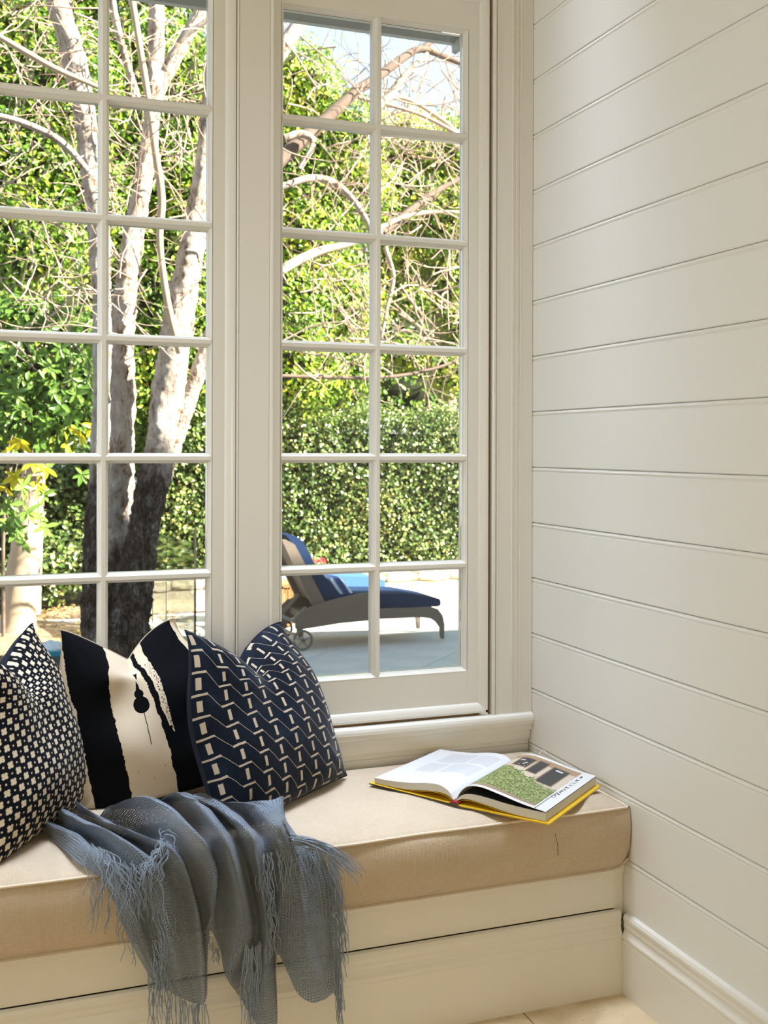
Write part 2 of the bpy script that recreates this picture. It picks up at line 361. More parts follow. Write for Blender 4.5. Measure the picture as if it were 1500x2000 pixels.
seat = tag(empty('seat_cushion', (-1.57, -0.24, 0.306)), 'long beige linen box cushion with piped edges lying on the window seat', 'cushion')
XL, XR, YF, YB, ZBOT, ZTOP = -3.14, -0.0035, -0.512, 0.0165, 0.309, 0.457
def seat_mesh():
    # rounded box as a ring profile swept: build grid on top, sides, bottom with a soft puff
    nx, ny, nz = 90, 28, 8
    xs = np.linspace(XL, XR, nx); xs = np.concatenate([xs[:-1], []]); 
    xs = np.concatenate([np.linspace(XL, -0.35, 60), np.linspace(-0.33, XR, 24)])
    ys = np.linspace(YF, YB, ny); zs = np.linspace(ZBOT, ZTOP, nz)
    bm = bmesh.new()
    def grid(fn, A, B):
        V = [[bm.verts.new(fn(a, b)) for b in B] for a in A]
        for i in range(len(A)-1):
            for j in range(len(B)-1): bm.faces.new((V[i][j], V[i+1][j], V[i+1][j+1], V[i][j+1]))
    def wob(x): return 0.0022*math.sin(x*9.3)+0.0016*math.sin(x*21+1)
    def top(x, y):
        e = min(1, (y-YF)/0.10, (YB-y)/0.10, (XR-x)/0.10); e = max(0, e)
        puff = 0.017*(1-(1-e)**2.2)
        dim = 0.0026*math.sin(x*17+y*9)*math.sin(y*23-x*5)*e
        nearf = math.exp(-((y-YF-0.05)/0.035)**2)*0.0035*math.sin(x*43+2*math.sin(x*7))
        return (x, y+(wob(x) if y == YF else 0), ZTOP+puff+dim+nearf*min(1, e*4)-0.0035*math.exp(-((x+0.75)/0.28)**2)*(1 if y < -0.3 else 0.5))
    def front(x, z):
        t = (z-ZBOT)/(ZTOP-ZBOT); b = 0.010*math.sin(PI*t)**0.7
        r = 0.0
        zz = z-0.0035*math.exp(-((x+0.75)/0.28)**2)*t
        # lower corner turns up at the wall end
        c = max(0, (x-(XR-0.05))/0.05)
        zz += 0.028*(c**2.5)*(1-t)
        return (x, YF-b+wob(x)*(t > 0.99)+0.006*c**2*(1-t), zz)
    grid(top, xs, ys)
    grid(lambda x, z: front(x, z), xs, zs)
    grid(lambda x, z: (x, YB, z), xs, zs)
    grid(lambda y, z: (XR-0.0005+0.0018*math.sin(PI*(z-ZBOT)/(ZTOP-ZBOT)), y, z+0.028*(1-(z-ZBOT)/(ZTOP-ZBOT))*(max(0, (YF+0.05-y)/0.05))**2.5), ys, zs)
    grid(lambda y, z: (XL, y, z), ys, zs)
    grid(lambda x, y: (x, y, ZBOT+0.028*(max(0, (x-(XR-0.05))/0.05))**2.5*(max(0, (YF+0.05-y)/0.05))**2.5), xs, ys)
    bmesh.ops.remove_doubles(bm, verts=list(bm.verts), dist=0.0012)
    bmesh.ops.recalc_face_normals(bm, faces=list(bm.faces))
    me = bpy.data.meshes.new('upholstery'); bm.to_mesh(me); bm.free()
    me.polygons.foreach_set('use_smooth', np.ones(len(me.polygons), dtype=bool)); me.materials.append(LINEN)
    return link(bpy.data.objects.new('upholstery', me), seat), top
so_, seat_top = seat_mesh()
xs = np.linspace(XL, XR-0.004, 150)
pp = [(x, YF-0.0005+0.0022*math.sin(x*9.3)+0.0016*math.sin(x*21+1), ZTOP+0.0005-0.0035*math.exp(-((x+0.75)/0.28)**2)) for x in xs]
tubes('piping', [(pp, 0.0033)], PIPE, seat, 8)
tubes('piping', [([(XR-0.002, y, ZTOP+0.0005) for y in np.linspace(YF, YB-0.004, 30)], 0.0033)], PIPE, seat, 8)
pp = [(x, YF-0.001, ZBOT+0.0025+0.026*max(0, (x-(XR-0.05))/0.05)**2.5) for x in np.linspace(XL, XR-0.004, 150)]
tubes('piping', [(pp, 0.0030)], LINEN, seat, 8)
q0, q1, q2 = (at_y(u, v, YF-0.0105) for u, v in ((1084, 1628), (1089, 1650), (1090, 1671)))
tag(tubes('stray_thread', [(spline([q0, q1, q2], 9), 0.0007)], plain('brown_thread', (0.17, 0.07, 0.02), 0.9), seat, 5), 'brown snagged thread')

# ================================================================== THROW CUSHIONS
def sm(a, b, x):
    t = np.clip((x-a)/(b-a), 0, 1); return t*t*(3-2*t)
def pillow_points(W, H, T, dip, s0, conv, earlean, sgn, side, n=61, seed=0, drop=(0, 0)):
    """one face of a chopped feather cushion, local: x across, z up, -y = front (sgn=-1)"""
    a = np.linspace(-1, 1, n); s, t = np.meshgrid(a, a, indexing='ij')
    s = np.sign(s)*np.abs(s)**0.92; t = np.sign(t)*np.abs(t)**0.92
    body = np.clip((1-np.abs(s)**2.6)*(1-np.abs(t)**2.6), 0, 1)**0.55
    x = s*W/2*(1-0.055*(1-t**2)**1.0)
    z = t*H/2*(1-0.045*(1-s**2)**1.0)
    up = sm(-0.15, 1.0, t)
    x = x*(1-conv*up**1.6)
    w = 0.30+0.16*(1-up)
    cr = np.exp(-((s-s0)/w)**2)
    vee = np.where(s < s0, (s+1)/(s0+1), (1-s)/(1-s0))
    z = z - dip*np.clip(vee, 0, 1)**1.25*sm(0.1, 1.0, t)**1.3
    z = z - np.where(s > 0, drop[1], drop[0])*np.abs(s)**2*up**1.5
    th = T/2*body*(1-0.30*np.exp(-((s-s0)/0.22)**2)*up)
    th = th*(1+0.12*np.clip(-t, 0, 1))
    # the ears fold towards one another: one swings forward, the other back
    y = sgn*th + side*0.03*up*np.tanh((s-s0)*3.0)*np.exp(-(t-0.75)**2/0.5)
    y = y - earlean*up*np.abs(s-s0)**1.5
    r = np.random.default_rng(seed)
    for _ in range(9):
        kx, kz, ph = r.uniform(-9, 9), r.uniform(-9, 9), r.uniform(0, 6)
        y = y + body*0.0016*np.sin(kx*s+kz*t+ph)
    for (cx, cz) in ((-1, -1), (1, -1), (-1, 1), (1, 1)):   # corner puckers
        d = np.hypot(s-cx, t-cz); an = np.arctan2((t-cz)*-cz, (s-cx)*-cx)
        y = y + 0.0035*np.sin(an*13+cx)*np.exp(-((d-0.35)/0.2)**2)*body
    uv = np.stack([(s*W/2+W/2).ravel(), (t*H/2+H/2).ravel()], -1)
    return np.stack([x.ravel(), y.ravel(), z.ravel()], -1), uv
def place(P, W, H, base, yaw, lean, roll, W0=None):
    """base = world point under the bottom centre; roll about the cushion's own normal"""
    M = Matrix.Translation(base) @ Matrix.Rotation(yaw, 4, 'Z') @ Matrix.Rotation(-lean, 4, 'X') @ Matrix.Rotation(roll, 4, 'Y')
    m = np.array(M); return P@m[:3, :3].T + m[:3, 3]
def pillow(name, label, base, W, H, T, yaw, lean, roll, dip, s0, conv, earlean, side, mfront, mback, mpipe, seed=0, drop=(0, 0)):
    root = tag(empty(name, base), label, 'cushion', None)
    n = 61
    i = np.arange(n-1)[:, None]*n; j = np.arange(n-1)[None, :]
    q = np.stack([i+j, i+n+j, i+n+j+1, i+j+1], -1).reshape(-1, 4)
    off = np.array([0, 0, H/2-0.012])
    rim = None
    for nm, sg, mm in (('front_panel', -1, mfront), ('back_panel', 1, mback)):
        P, uv = pillow_points(W, H, T, dip, s0, conv, earlean, sg, side, n, seed, drop)
        P = place(P+off, W, H, base, yaw, lean, roll)
        P[:, 2] = np.where(P[:, 2] < SEAT_Z+0.004, SEAT_Z+0.004+(P[:, 2]-SEAT_Z-0.004)*0.04, P[:, 2])
        P[:, 1] = np.where(P[:, 1] > -0.021, -0.021+(P[:, 1]+0.021)*0.04, P[:, 1])
        mesh_np(nm, P, q if sg < 0 else q[:, ::-1].copy(), mm, root, True, uv)
        if sg < 0:
            g = P.reshape(n, n, 3); rim = np.concatenate([g[:, 0], g[-1, 1:], g[::-1, -1][1:], g[0, ::-1][1:-1]])
    rim = np.vstack([rim, rim[:1]])
    tubes('seam', [(rim, 0.0016)], mpipe, root, 6)
    return root
SEAT_Z = 0.472

def fabric(name, build, rough=0.9, sheen=0.06, bs=0.25, bscale=260):
    m, nt, p = mat(name)
    col, h = build(nt)
    nt.links.new(col, p.inputs['Base Color']); p.inputs['Roughness'].default_value = rough
    p.inputs['Specular IOR Level'].default_value = 0.08; p.inputs['Sheen Weight'].default_value = sheen; p.inputs['Sheen Roughness'].default_value = 0.4
    fine = noise(nt, bscale, 3, 0.6, objcoord(nt))
    hh = fine if h is None else M_(nt, 'ADD', M_(nt, 'MULTIPLY', fine, 0.35), h)
    bump(nt, p, hh, bs, 0.0015)
    return m
def lt(nt, a, b): return M_(nt, 'LESS_THAN', a, b)
def gt(nt, a, b): return M_(nt, 'GREATER_THAN', a, b)
def AND(nt, *a):
    r = a[0]
    for x in a[1:]: r = M_(nt, 'MULTIPLY', r, x)
    return r
def OR(nt, *a):
    r = a[0]
    for x in a[1:]: r = M_(nt, 'MAXIMUM', r, x)
    return r
def soft(nt, a, b, w):   # 1 where a < b, soft edge w
    return M_(nt, 'MULTIPLY_ADD', M_(nt, 'SUBTRACT', b, a), 1.0/w, 0.5)
def clamp01(nt, x):
    n = nt.nodes.new('ShaderNodeClamp'); nt.links.new(x, n.inputs[0]); return n.outputs[0]
def dist2(nt, x, y, cx, cy):
    dx = M_(nt, 'SUBTRACT', x, cx); dy = M_(nt, 'SUBTRACT', y, cy)
    return M_(nt, 'SQRT', M_(nt, 'ADD', M_(nt, 'MULTIPLY', dx, dx), M_(nt, 'MULTIPLY', dy, dy)))

def quatrefoil(nt):
    u, v, uv = uvxy(nt)
    D = 0.0255
    wob = M_(nt, 'MULTIPLY', M_(nt, 'SUBTRACT', noise(nt, 120, 2, 0.5, uv), 0.5), 0.10)
    a = M_(nt, 'ADD', M_(nt, 'MULTIPLY', M_(nt, 'ADD', u, v), 0.7071/D), wob)
    b = M_(nt, 'ADD', M_(nt, 'MULTIPLY', M_(nt, 'SUBTRACT', v, u), 0.7071/D), wob)
    ax = M_(nt, 'ABSOLUTE', M_(nt, 'SUBTRACT', M_(nt, 'FRACT', a), 0.5)); bx = M_(nt, 'ABSOLUTE', M_(nt, 'SUBTRACT', M_(nt, 'FRACT', b), 0.5))
    d = M_(nt, 'MINIMUM', dist2(nt, ax, bx, 0.185, 0.0), dist2(nt, ax, bx, 0.0, 0.185))
    petal = OR(nt, soft(nt, d, 0.150, 0.05), soft(nt, M_(nt, 'ADD', ax, bx), 0.24, 0.05))
    dot = soft(nt, dist2(nt, ax, bx, 0.5, 0.5), 0.085, 0.05)
    mk = clamp01(nt, OR(nt, petal, dot))
    return mixc(nt, mk, (0.0060, 0.0075, 0.013), (0.74, 0.65, 0.50)), M_(nt, 'MULTIPLY', mk, -0.6)
FAB_QUATRE = fabric('quatrefoil_fabric', quatrefoil, bs=0.35)

def strokes(nt):
    u, v, uv = uvxy(nt)
    # brush-edged bands, metres across a 0.46 m cover
    u = M_(nt, 'MULTIPLY', u, 0.46/0.42)
    e1 = M_(nt, 'MULTIPLY', M_(nt, 'SUBTRACT', noise(nt, 28, 5, 0.7, uv), 0.5), 0.022)
    uu = M_(nt, 'ADD', u, e1)
    slope = M_(nt, 'MULTIPLY', M_(nt, 'SUBTRACT', v, 0.23), 0.02)
    us = M_(nt, 'ADD', uu, slope)
    lft = M_(nt, 'SUBTRACT', 0.055, M_(nt, 'MULTIPLY', M_(nt, 'MAXIMUM', M_(nt, 'SUBTRACT', v, 0.28), 0.0), 0.34))
    band1 = AND(nt, gt(nt, us, lft), lt(nt, us, 0.152))
    band2 = gt(nt, us, M_(nt, 'MULTIPLY_ADD', gt(nt, v, 0.165), 0.026, 0.276))
    ul = M_(nt, 'ADD', u, M_(nt, 'MULTIPLY', e1, 0.35))
    # hanging gourd on a thread
    g = OR(nt, lt(nt, dist2(nt, ul, v, 0.232, 0.252), 0.0215), lt(nt, dist2(nt, ul, v, 0.232, 0.280), 0.0130),
           AND(nt, lt(nt, M_(nt, 'ABSOLUTE', M_(nt, 'SUBTRACT', ul, 0.2325)), M_(nt, 'MULTIPLY', M_(nt, 'SUBTRACT', 0.330, v), 0.16)), AND(nt, gt(nt, v, 0.28), lt(nt, v, 0.330))))
    leafy = AND(nt, lt(nt, M_(nt, 'ABSOLUTE', M_(nt, 'SUBTRACT', ul, 0.236)), M_(nt, 'MULTIPLY', M_(nt, 'SUBTRACT', v, 0.330), 0.13)), AND(nt, gt(nt, v, 0.330), lt(nt, v, 0.390)))
    thread = AND(nt, lt(nt, M_(nt, 'ABSOLUTE', M_(nt, 'SUBTRACT', ul, 0.2335)), 0.0011), AND(nt, gt(nt, v, 0.150), lt(nt, v, 0.24)))
    # dry-brush strip and its broken right-hand edge
    su = M_(nt, 'ADD', uu, M_(nt, 'MULTIPLY', M_(nt, 'SUBTRACT', v, 0.3), 0.10))
    strip = AND(nt, AND(nt, gt(nt, su, 0.262), lt(nt, su, 0.279)), gt(nt, v, 0.165))
    dry = AND(nt, AND(nt, AND(nt, gt(nt, su, 0.285), lt(nt, su, 0.306)), AND(nt, gt(nt, v, 0.165), lt(nt, v, 0.40))), gt(nt, noise(nt, 240, 2, 0.6, uv), 0.56))
    hook = AND(nt, AND(nt, gt(nt, uu, 0.281), lt(nt, uu, 0.300)), AND(nt, gt(nt, v, 0.162), lt(nt, v, 0.182)))
    edge_r = lt(nt, M_(nt, 'ADD', u, e1), 0.438)
    spot = AND(nt, gt(nt, noise(nt, 70, 2, 0.5, uv), 0.735), gt(nt, u, 0.16))
    mk = OR(nt, band1, AND(nt, band2, edge_r), g, leafy, thread, strip, dry, hook)
    crm = mixc(nt, noise(nt, 12, 4, 0.6, uv), (0.72, 0.61, 0.46), (0.80, 0.70, 0.55))
    crm = mixc(nt, M_(nt, 'MULTIPLY', spot, 0.5), crm, (0.25, 0.17, 0.10))
    return mixc(nt, mk, crm, (0.0040, 0.0046, 0.0065)), M_(nt, 'MULTIPLY', mk, 0.5)
FAB_STROKE = fabric('brush_stroke_fabric', strokes, sheen=0.0, bs=0.3, bscale=420)

def mudcloth(nt):
    u, v, uv = uvxy(nt)
    dx, dy, rs = 0.0585, 0.0385, 0.0475
    wob = M_(nt, 'MULTIPLY', M_(nt, 'SUBTRACT', noise(nt, 40, 2, 0.5, uv), 0.5), 0.006)
    x = M_(nt, 'DIVIDE', M_(nt, 'ADD', u, M_(nt, 'MULTIPLY', v, 0.02)), dx); i = M_(nt, 'FLOOR', x); fx = M_(nt, 'FRACT', x)
    rmp = clamp01(nt, M_(nt, 'DIVIDE', M_(nt, 'SUBTRACT', fx, 0.52), 0.48))
    line = M_(nt, 'MULTIPLY', M_(nt, 'ADD', i, rmp), -dy)
    t = M_(nt, 'DIVIDE', M_(nt, 'SUBTRACT', M_(nt, 'ADD', v, wob), line), rs)
    ft = M_(nt, 'FRACT', M_(nt, 'ADD', t, 0.5)); dl = M_(nt, 'MULTIPLY', M_(nt, 'ABSOLUTE', M_(nt, 'SUBTRACT', ft, 0.5)), rs)
    isbar = lt(nt, fx, 0.54)
    wid = M_(nt, 'MULTIPLY_ADD', isbar, 0.0017, 0.0008)
    zig = lt(nt, dl, wid)
    ft2 = M_(nt, 'FRACT', t)
    dash = AND(nt, lt(nt, M_(nt, 'ABSOLUTE', M_(nt, 'SUBTRACT', fx, 0.27)), 0.070), lt(nt, M_(nt, 'ABSOLUTE', M_(nt, 'SUBTRACT', ft2, 0.5)), 0.255))
    mk = OR(nt, zig, dash)
    nv = noise(nt, 9, 4, 0.65, uv)
    navy = ramp(nt, nv, [(0.32, (0.004, 0.0055, 0.010)), (0.55, (0.0065, 0.0115, 0.023)), (0.72, (0.013, 0.026, 0.052))])
    return mixc(nt, mk, navy, (0.50, 0.42, 0.32)), M_(nt, 'MULTIPLY', mk, -0.9)
FAB_MUD = fabric('zigzag_velvet', mudcloth, rough=0.8, sheen=0.18, bs=0.5, bscale=160)
BACKNAVY = plain('navy_backing', (0.012, 0.017, 0.032), 0.85, 0.2)
BACKCREAM = plain('cream_backing', (0.60, 0.51, 0.38), 0.85, 0.2)

def D(a): return math.radians(a)
pillow('navy_cushion', 'navy cushion with tan zigzag lines and short dashes, rightmost of the three', (-0.796, -0.246, SEAT_Z), 0.470, 0.475, 0.165,
       D(33), D(19), D(-6), 0.096, -0.05, 0.20, 0.015, 1, FAB_MUD, BACKNAVY, BACKNAVY, 3, (-0.012, 0.045))
pillow('black_and_cream_cushion', 'black and cream cushion with brush stroke bands, middle one of the three', (-1.084, -0.105, SEAT_Z), 0.42, 0.475, 0.15,
       D(0), D(9), D(-12), 0.105, 0.02, 0.33, 0.0, 1, FAB_STROKE, BACKCREAM, BACKCREAM, 5, (0.0, 0.045))
pillow('quatrefoil_cushion', 'navy cushion covered in small cream four-petal flowers, leftmost of the three', (-1.374, -0.250, SEAT_Z), 0.485, 0.475, 0.17,
       D(60), D(14), D(0), 0.108, -0.03, 0.18, 0.015, 1, FAB_QUATRE, BACKNAVY, BACKNAVY, 8, (0.0, 0.012))

# ================================================================== THROW BLANKET
YH = -0.524      # plane in front of the cushion face
RIBS = [  # (u, v, height or stand-off) back -> mid -> front on the seat, cushion edge, then hanging
 [(72,1612,.004),(105,1642,.006),(145,1678,.006),(190,1708,.006),(215,1745,.010),(250,1830,.010),(290,1905,.012)],
 [(88,1600,.030),(120,1615,.035),(165,1640,.035),(215,1690,.030),(245,1745,.030),(280,1840,.025),(312,1925,.020)],
 [(105,1600,.012),(140,1622,.012),(185,1648,.010),(245,1696,.012),(275,1750,.012),(300,1840,.010),(330,1935,.012)],
 [(120,1583,.035),(150,1600,.040),(215,1628,.045),(285,1680,.040),(315,1740,.040),(335,1840,.035),(355,1948,.020)],
 [(150,1590,.012),(185,1610,.012),(245,1638,.012),(320,1684,.012),(350,1740,.015),(365,1840,.020),(378,1958,.020)],
 [(148,1566,.050),(185,1590,.050),(255,1622,.050),(340,1666,.045),(375,1740,.040),(392,1840,.040),(397,1960,.030)],
 [(182,1592,.015),(215,1605,.015),(270,1625,.015),(345,1655,.012),(385,1740,.015),(402,1830,.020),(404,1925,.025)],
 [(215,1572,.070),(262,1556,.085),(320,1572,.080),(380,1625,.060),(420,1690,.062),(418,1760,.055),(403,1812,.045)],
 [(280,1580,.030),(310,1575,.030),(360,1600,.030),(405,1650,.020),(425,1730,.015),(425,1790,.012),(428,1850,.012)],
 [(330,1552,.060),(360,1555,.065),(400,1585,.070),(440,1640,.060),(465,1730,.060),(475,1820,.050),(440,1905,.030)],
 [(365,1550,.030),(395,1568,.030),(435,1605,.025),(465,1650,.020),(490,1740,.020),(500,1830,.020),(470,1950,.020)],
 [(395,1552,.055),(430,1570,.060),(470,1610,.060),(495,1655,.055),(510,1740,.050),(520,1840,.045),(505,2005,.040)],
 [(430,1560,.020),(465,1580,.020),(495,1615,.020),(515,1650,.012),(525,1740,.012),(530,1850,.012),(540,2010,.012)],
 [(470,1566,.060),(500,1572,.060),(525,1600,.055),(540,1640,.045),(550,1700,.040),(545,1770,.030),(540,1865,.020)],
 [(510,1562,.060),(530,1575,.060),(550,1605,.050),(562,1640,.040),(575,1710,.040),(580,1800,.040),(578,1935,.030)],
 [(548,1556,.055),(552,1585,.045),(562,1615,.040),(572,1645,.035),(590,1720,.035),(600,1830,.035),(610,1958,.030)],
 [(552,1560,.020),(556,1595,.015),(570,1625,.012),(590,1652,.012),(615,1730,.015),(625,1830,.015),(640,1945,.015)],
 [(553,1566,.004),(560,1605,.004),(585,1635,.004),(620,1648,.006),(645,1720,.008),(650,1830,.008),(652,1935,.010)],
]
def rib_world(r):
    out = []
    for k, (u, v, d) in enumerate(r):
        if d >= 0.03: d *= 1.30
        q = at_z(u, v, SEAT_Z+0.003+d) if k < 3 else at_y(u, v, YH-d)
        if k < 2 and u > 320:                                # bunched up against the front of the navy cushion
            lim = (-0.465 if k == 0 else -0.475)+0.12*max(0, (u-420)/130)
            if q[1] > lim: q = at_y(u, v, lim)
        out.append(q)
    return np.array(out)
RW = np.array([rib_world(r) for r in RIBS])            # ribs x 7 x 3
NT, NS = 92, (len(RIBS)-1)*11+1
A = np.array([spline(r, NT) for r in RW])               # ribs x NT x 3
G3 = np.array([spline(A[:, t], NS) for t in range(NT)]) # NT x NS x 3
r5 = np.random.default_rng(11)
ss, tt = np.meshgrid(np.linspace(0, 1, NS), np.linspace(0, 1, NT))
wr_ = sum(np.sin(2*PI*(r5.uniform(2, 9)*ss+r5.uniform(-4, 4)*tt)+r5.uniform(0, 6)) for _ in range(10))*0.0011
wf_ = sum(np.sin(2*PI*(r5.uniform(8, 22)*ss+r5.uniform(-7, 7)*tt)+r5.uniform(0, 6)) for _ in range(8))*0.0007
wr_ = wr_+wf_
G3[:, :, 1] -= np.abs(wr_)*1.0; G3[:, :, 2] += wr_*0.9*(tt < 0.5)
# stay clear of what it lies on
lowz = np.array([[seat_top(min(p[0], -0.01), min(max(p[1], YF), YB))[2] if p[1] > YF else -1 for p in row] for row in G3])
G3[:, :, 2] = np.maximum(G3[:, :, 2], lowz+0.004)
hang = G3[:, :, 2] < ZTOP+0.004
G3[:, :, 1] = np.where(hang, np.minimum(G3[:, :, 1], YF-0.016), G3[:, :, 1])
ds = np.linalg.norm(np.diff(G3, axis=1), axis=2).mean(0); us = np.concatenate([[0], np.cumsum(ds)])
dt = np.linalg.norm(np.diff(G3, axis=0), axis=2); vs = np.vstack([np.zeros(NS), np.cumsum(dt, 0)])
uvb = np.stack([np.broadcast_to(us, (NT, NS)).ravel(), vs.ravel()], -1)
m, nt, p = mat('open_weave_wool')
u, v, uv = uvxy(nt)
w1 = M_(nt, 'MULTIPLY', M_(nt, 'SUBTRACT', noise(nt, 35, 2, 0.5, uv), 0.5), 0.006)
PW = 0.0066
su = M_(nt, 'ABSOLUTE', M_(nt, 'SUBTRACT', M_(nt, 'FRACT', M_(nt, 'DIVIDE', M_(nt, 'ADD', u, w1), PW)), 0.5))
sv = M_(nt, 'ABSOLUTE', M_(nt, 'SUBTRACT', M_(nt, 'FRACT', M_(nt, 'DIVIDE', M_(nt, 'ADD', v, w1), PW)), 0.5))
thr = M_(nt, 'SUBTRACT', 0.37, M_(nt, 'MULTIPLY', clamp01(nt, M_(nt, 'MULTIPLY', M_(nt, 'SUBTRACT', v, 0.34), 4.0)), 0.10))
hole = AND(nt, gt(nt, su, thr), gt(nt, sv, thr))
yarn = M_(nt, 'MAXIMUM', M_(nt, 'SUBTRACT', 0.5, su), M_(nt, 'SUBTRACT', 0.5, sv))
n1 = noise(nt, 7, 4, 0.6, uv); n2 = noise(nt, 500, 2, 0.6, uv)
colr = ramp(nt, M_(nt, 'ADD', M_(nt, 'MULTIPLY', n1, 0.5), M_(nt, 'MULTIPLY', n2, 0.5)), [(0.25, (0.16, 0.20, 0.26)), (0.55, (0.235, 0.285, 0.355)), (0.8, (0.33, 0.38, 0.45))])
edge = clamp01(nt, M_(nt, 'MULTIPLY', M_(nt, 'SUBTRACT', M_(nt, 'MINIMUM', su, sv), 0.14), 5.0))
nt.links.new(mixc(nt, M_(nt, 'MULTIPLY', edge, 0.75), colr, (0.035, 0.05, 0.075)), p.inputs['Base Color'])
p.inputs['Roughness'].default_value = 0.95; p.inputs['Specular IOR Level'].default_value = 0.05; p.inputs['Sheen Weight'].default_value = 0.2
bump(nt, p, M_(nt, 'ADD', yarn, M_(nt, 'MULTIPLY', n2, 0.4)), 1.0, 0.004)
trn = N(nt, 'ShaderNodeBsdfTransparent'); mxs = N(nt, 'ShaderNodeMixShader')
nt.links.new(hole, mxs.inputs[0]); nt.links.new(p.outputs[0], mxs.inputs[1]); nt.links.new(trn.outputs[0], mxs.inputs[2])
nt.links.new(mxs.outputs[0], nt.nodes['Material Output'].inputs['Surface'])
WOOL = m
YARN = plain('wool_yarn', (0.265, 0.32, 0.40), 0.95, 0.1, var=0.25, vscale=40)
blanket = tag(empty('throw_blanket', tuple(RW[8][3])), 'blue-grey loosely woven throw blanket with long fringe, draped over the seat edge', 'blanket')
i = np.arange(NT-1)[:, None]*NS; j = np.arange(NS-1)[None, :]
q = np.stack([i+j, i+j+1, i+NS+j+1, i+NS+j], -1).reshape(-1, 4)
mesh_np('cloth', G3.reshape(-1, 3), q, WOOL, blanket, True, uvb)
def clear(p):
    p = np.array(p)
    if p[1] > YF-0.012:
        if p[2] > 0.44:
            p[2] = max(p[2], seat_top(min(p[0], -0.01), min(max(p[1], YF), YB))[2]+0.004)
        else: p[1] = YF-0.014
    return p
def fringe(starts, dirs, length, n, wob=0.010, d0=0.0, r=0.00105, spread=0.25, gravity=1.0):
    """strands from a polyline of world points, falling along dirs then down"""
    S = spline(starts, n); Dv = spline(dirs, n) if len(dirs) > 1 else np.repeat(np.asarray(dirs, float), n, 0)
    out = []
    for k in range(n):
        L = length*random.uniform(0.72, 1.15); m_ = 9
        d = Dv[k]/np.linalg.norm(Dv[k])+np.array([random.gauss(0, spread), random.gauss(0, spread*0.4), random.gauss(0, spread*0.5)])
        p = S[k]+np.array([random.gauss(0, 0.003), -abs(random.gauss(0, 0.002)), random.gauss(0, 0.003)]); pts = [clear(p)]
        ph = random.uniform(0, 6); am = random.uniform(0.3, 1.0)*wob
        for e in range(1, m_):
            d = d*(1-0.22*gravity)+np.array([0, 0, -1.0])*0.22*gravity
            p = p+d/np.linalg.norm(d)*L/m_+np.array([math.sin(ph+e*1.3)*am*0.4, -abs(math.cos(ph+e*1.7))*am*0.12, 0])
            c = clear(p); p = c; pts.append(c)
        out.append((spline(pts, 15), np.linspace(r*1.15, r*0.7, 15)))
    stuff(tubes('fringe', out, YARN, blanket, 5))
def hp(u, v, d): return at_y(u, v, YH-d)
def tp(u, v, d): return at_z(u, v, SEAT_Z+0.003+d)
DN = np.array([0, -0.05, -1.0]); LT = np.array([-0.5, -0.2, -0.8]); RT = np.array([0.9, -0.30, 0.0])
fringe([hp(288, 1900, .014), hp(330, 1935, .014), hp(375, 1958, .022), hp(398, 1960, .03)], [DN], 0.115, 34, 0.008, spread=0.10)
fringe([hp(300, 1720, .035), hp(305, 1790, .035), hp(300, 1860, .03), hp(300, 1905, .025)], [np.array([0.75, -0.25, -0.6]), np.array([0.4, -0.2, -0.8])], 0.105, 30, 0.012)
fringe([hp(186, 1712, .012), hp(225, 1750, .014), hp(262, 1810, .016)], [LT, DN], 0.095, 12, 0.014)
fringe([tp(178, 1652, .05), tp(205, 1665, .05), hp(235, 1695, .05)], [np.array([0.1, -0.6, -0.25]), np.array([0.6, -0.5, -0.5])], 0.10, 26, 0.022, spread=0.5)
fringe([hp(205, 1690, .05), hp(245, 1690, .05), hp(290, 1690, .055)], [np.array([0.45, -0.4, -0.8])], 0.12, 24, 0.018, spread=0.4)
fringe([tp(312, 1625, .06), tp(318, 1650, .06), hp(300, 1678, .06)], [np.array([0.2, -0.3, 0.5]), np.array([-0.8, -0.4, -0.2])], 0.06, 14, 0.014, spread=0.3, gravity=0.6)
fringe([tp(322, 1640, .06), hp(322, 1668, .06), hp(280, 1690, .058), hp(235, 1685, .058)], [np.array([-0.8, -0.4, -0.4]), np.array([0.7, -0.3, -0.5])], 0.07, 18, 0.016, spread=0.4)
fringe([hp(478, 1845, .052), hp(492, 1850, .055), hp(512, 1838, .05)], [DN], 0.19, 30, 0.012, spread=0.12)
fringe([hp(516, 1705, .045), hp(522, 1760, .045), hp(515, 1820, .05)], [np.array([0.25, -0.3, -0.9])], 0.085, 20, 0.014, spread=0.25)
fringe([hp(500, 1672, .055), hp(535, 1660, .055), hp(570, 1645, .05)], [np.array([0.15, -0.25, -1.0])], 0.10, 24, 0.010, spread=0.2)
fringe([tp(566, 1632, .035), tp(572, 1640, .035), hp(578, 1650, .04)], [RT], 0.175, 40, 0.012, spread=0.14, gravity=0.42)
fringe([hp(582, 1655, .025), hp(600, 1660, .02), hp(618, 1660, .018)], [np.array([0.2, -0.2, -1.0])], 0.10, 18, 0.010, spread=0.15)
fringe([hp(640, 1668, .014), hp(650, 1740, .014), hp(652, 1830, .014), hp(654, 1930, .014)], [np.array([0.5, -0.15, -0.8]), np.array([0.28, -0.1, -1.0])], 0.12, 90, 0.010, spread=0.14)
fringe([hp(404, 1815, .02), hp(418, 1850, .016), hp(428, 1858, .016)], [DN], 0.035, 8, 0.006, spread=0.15)

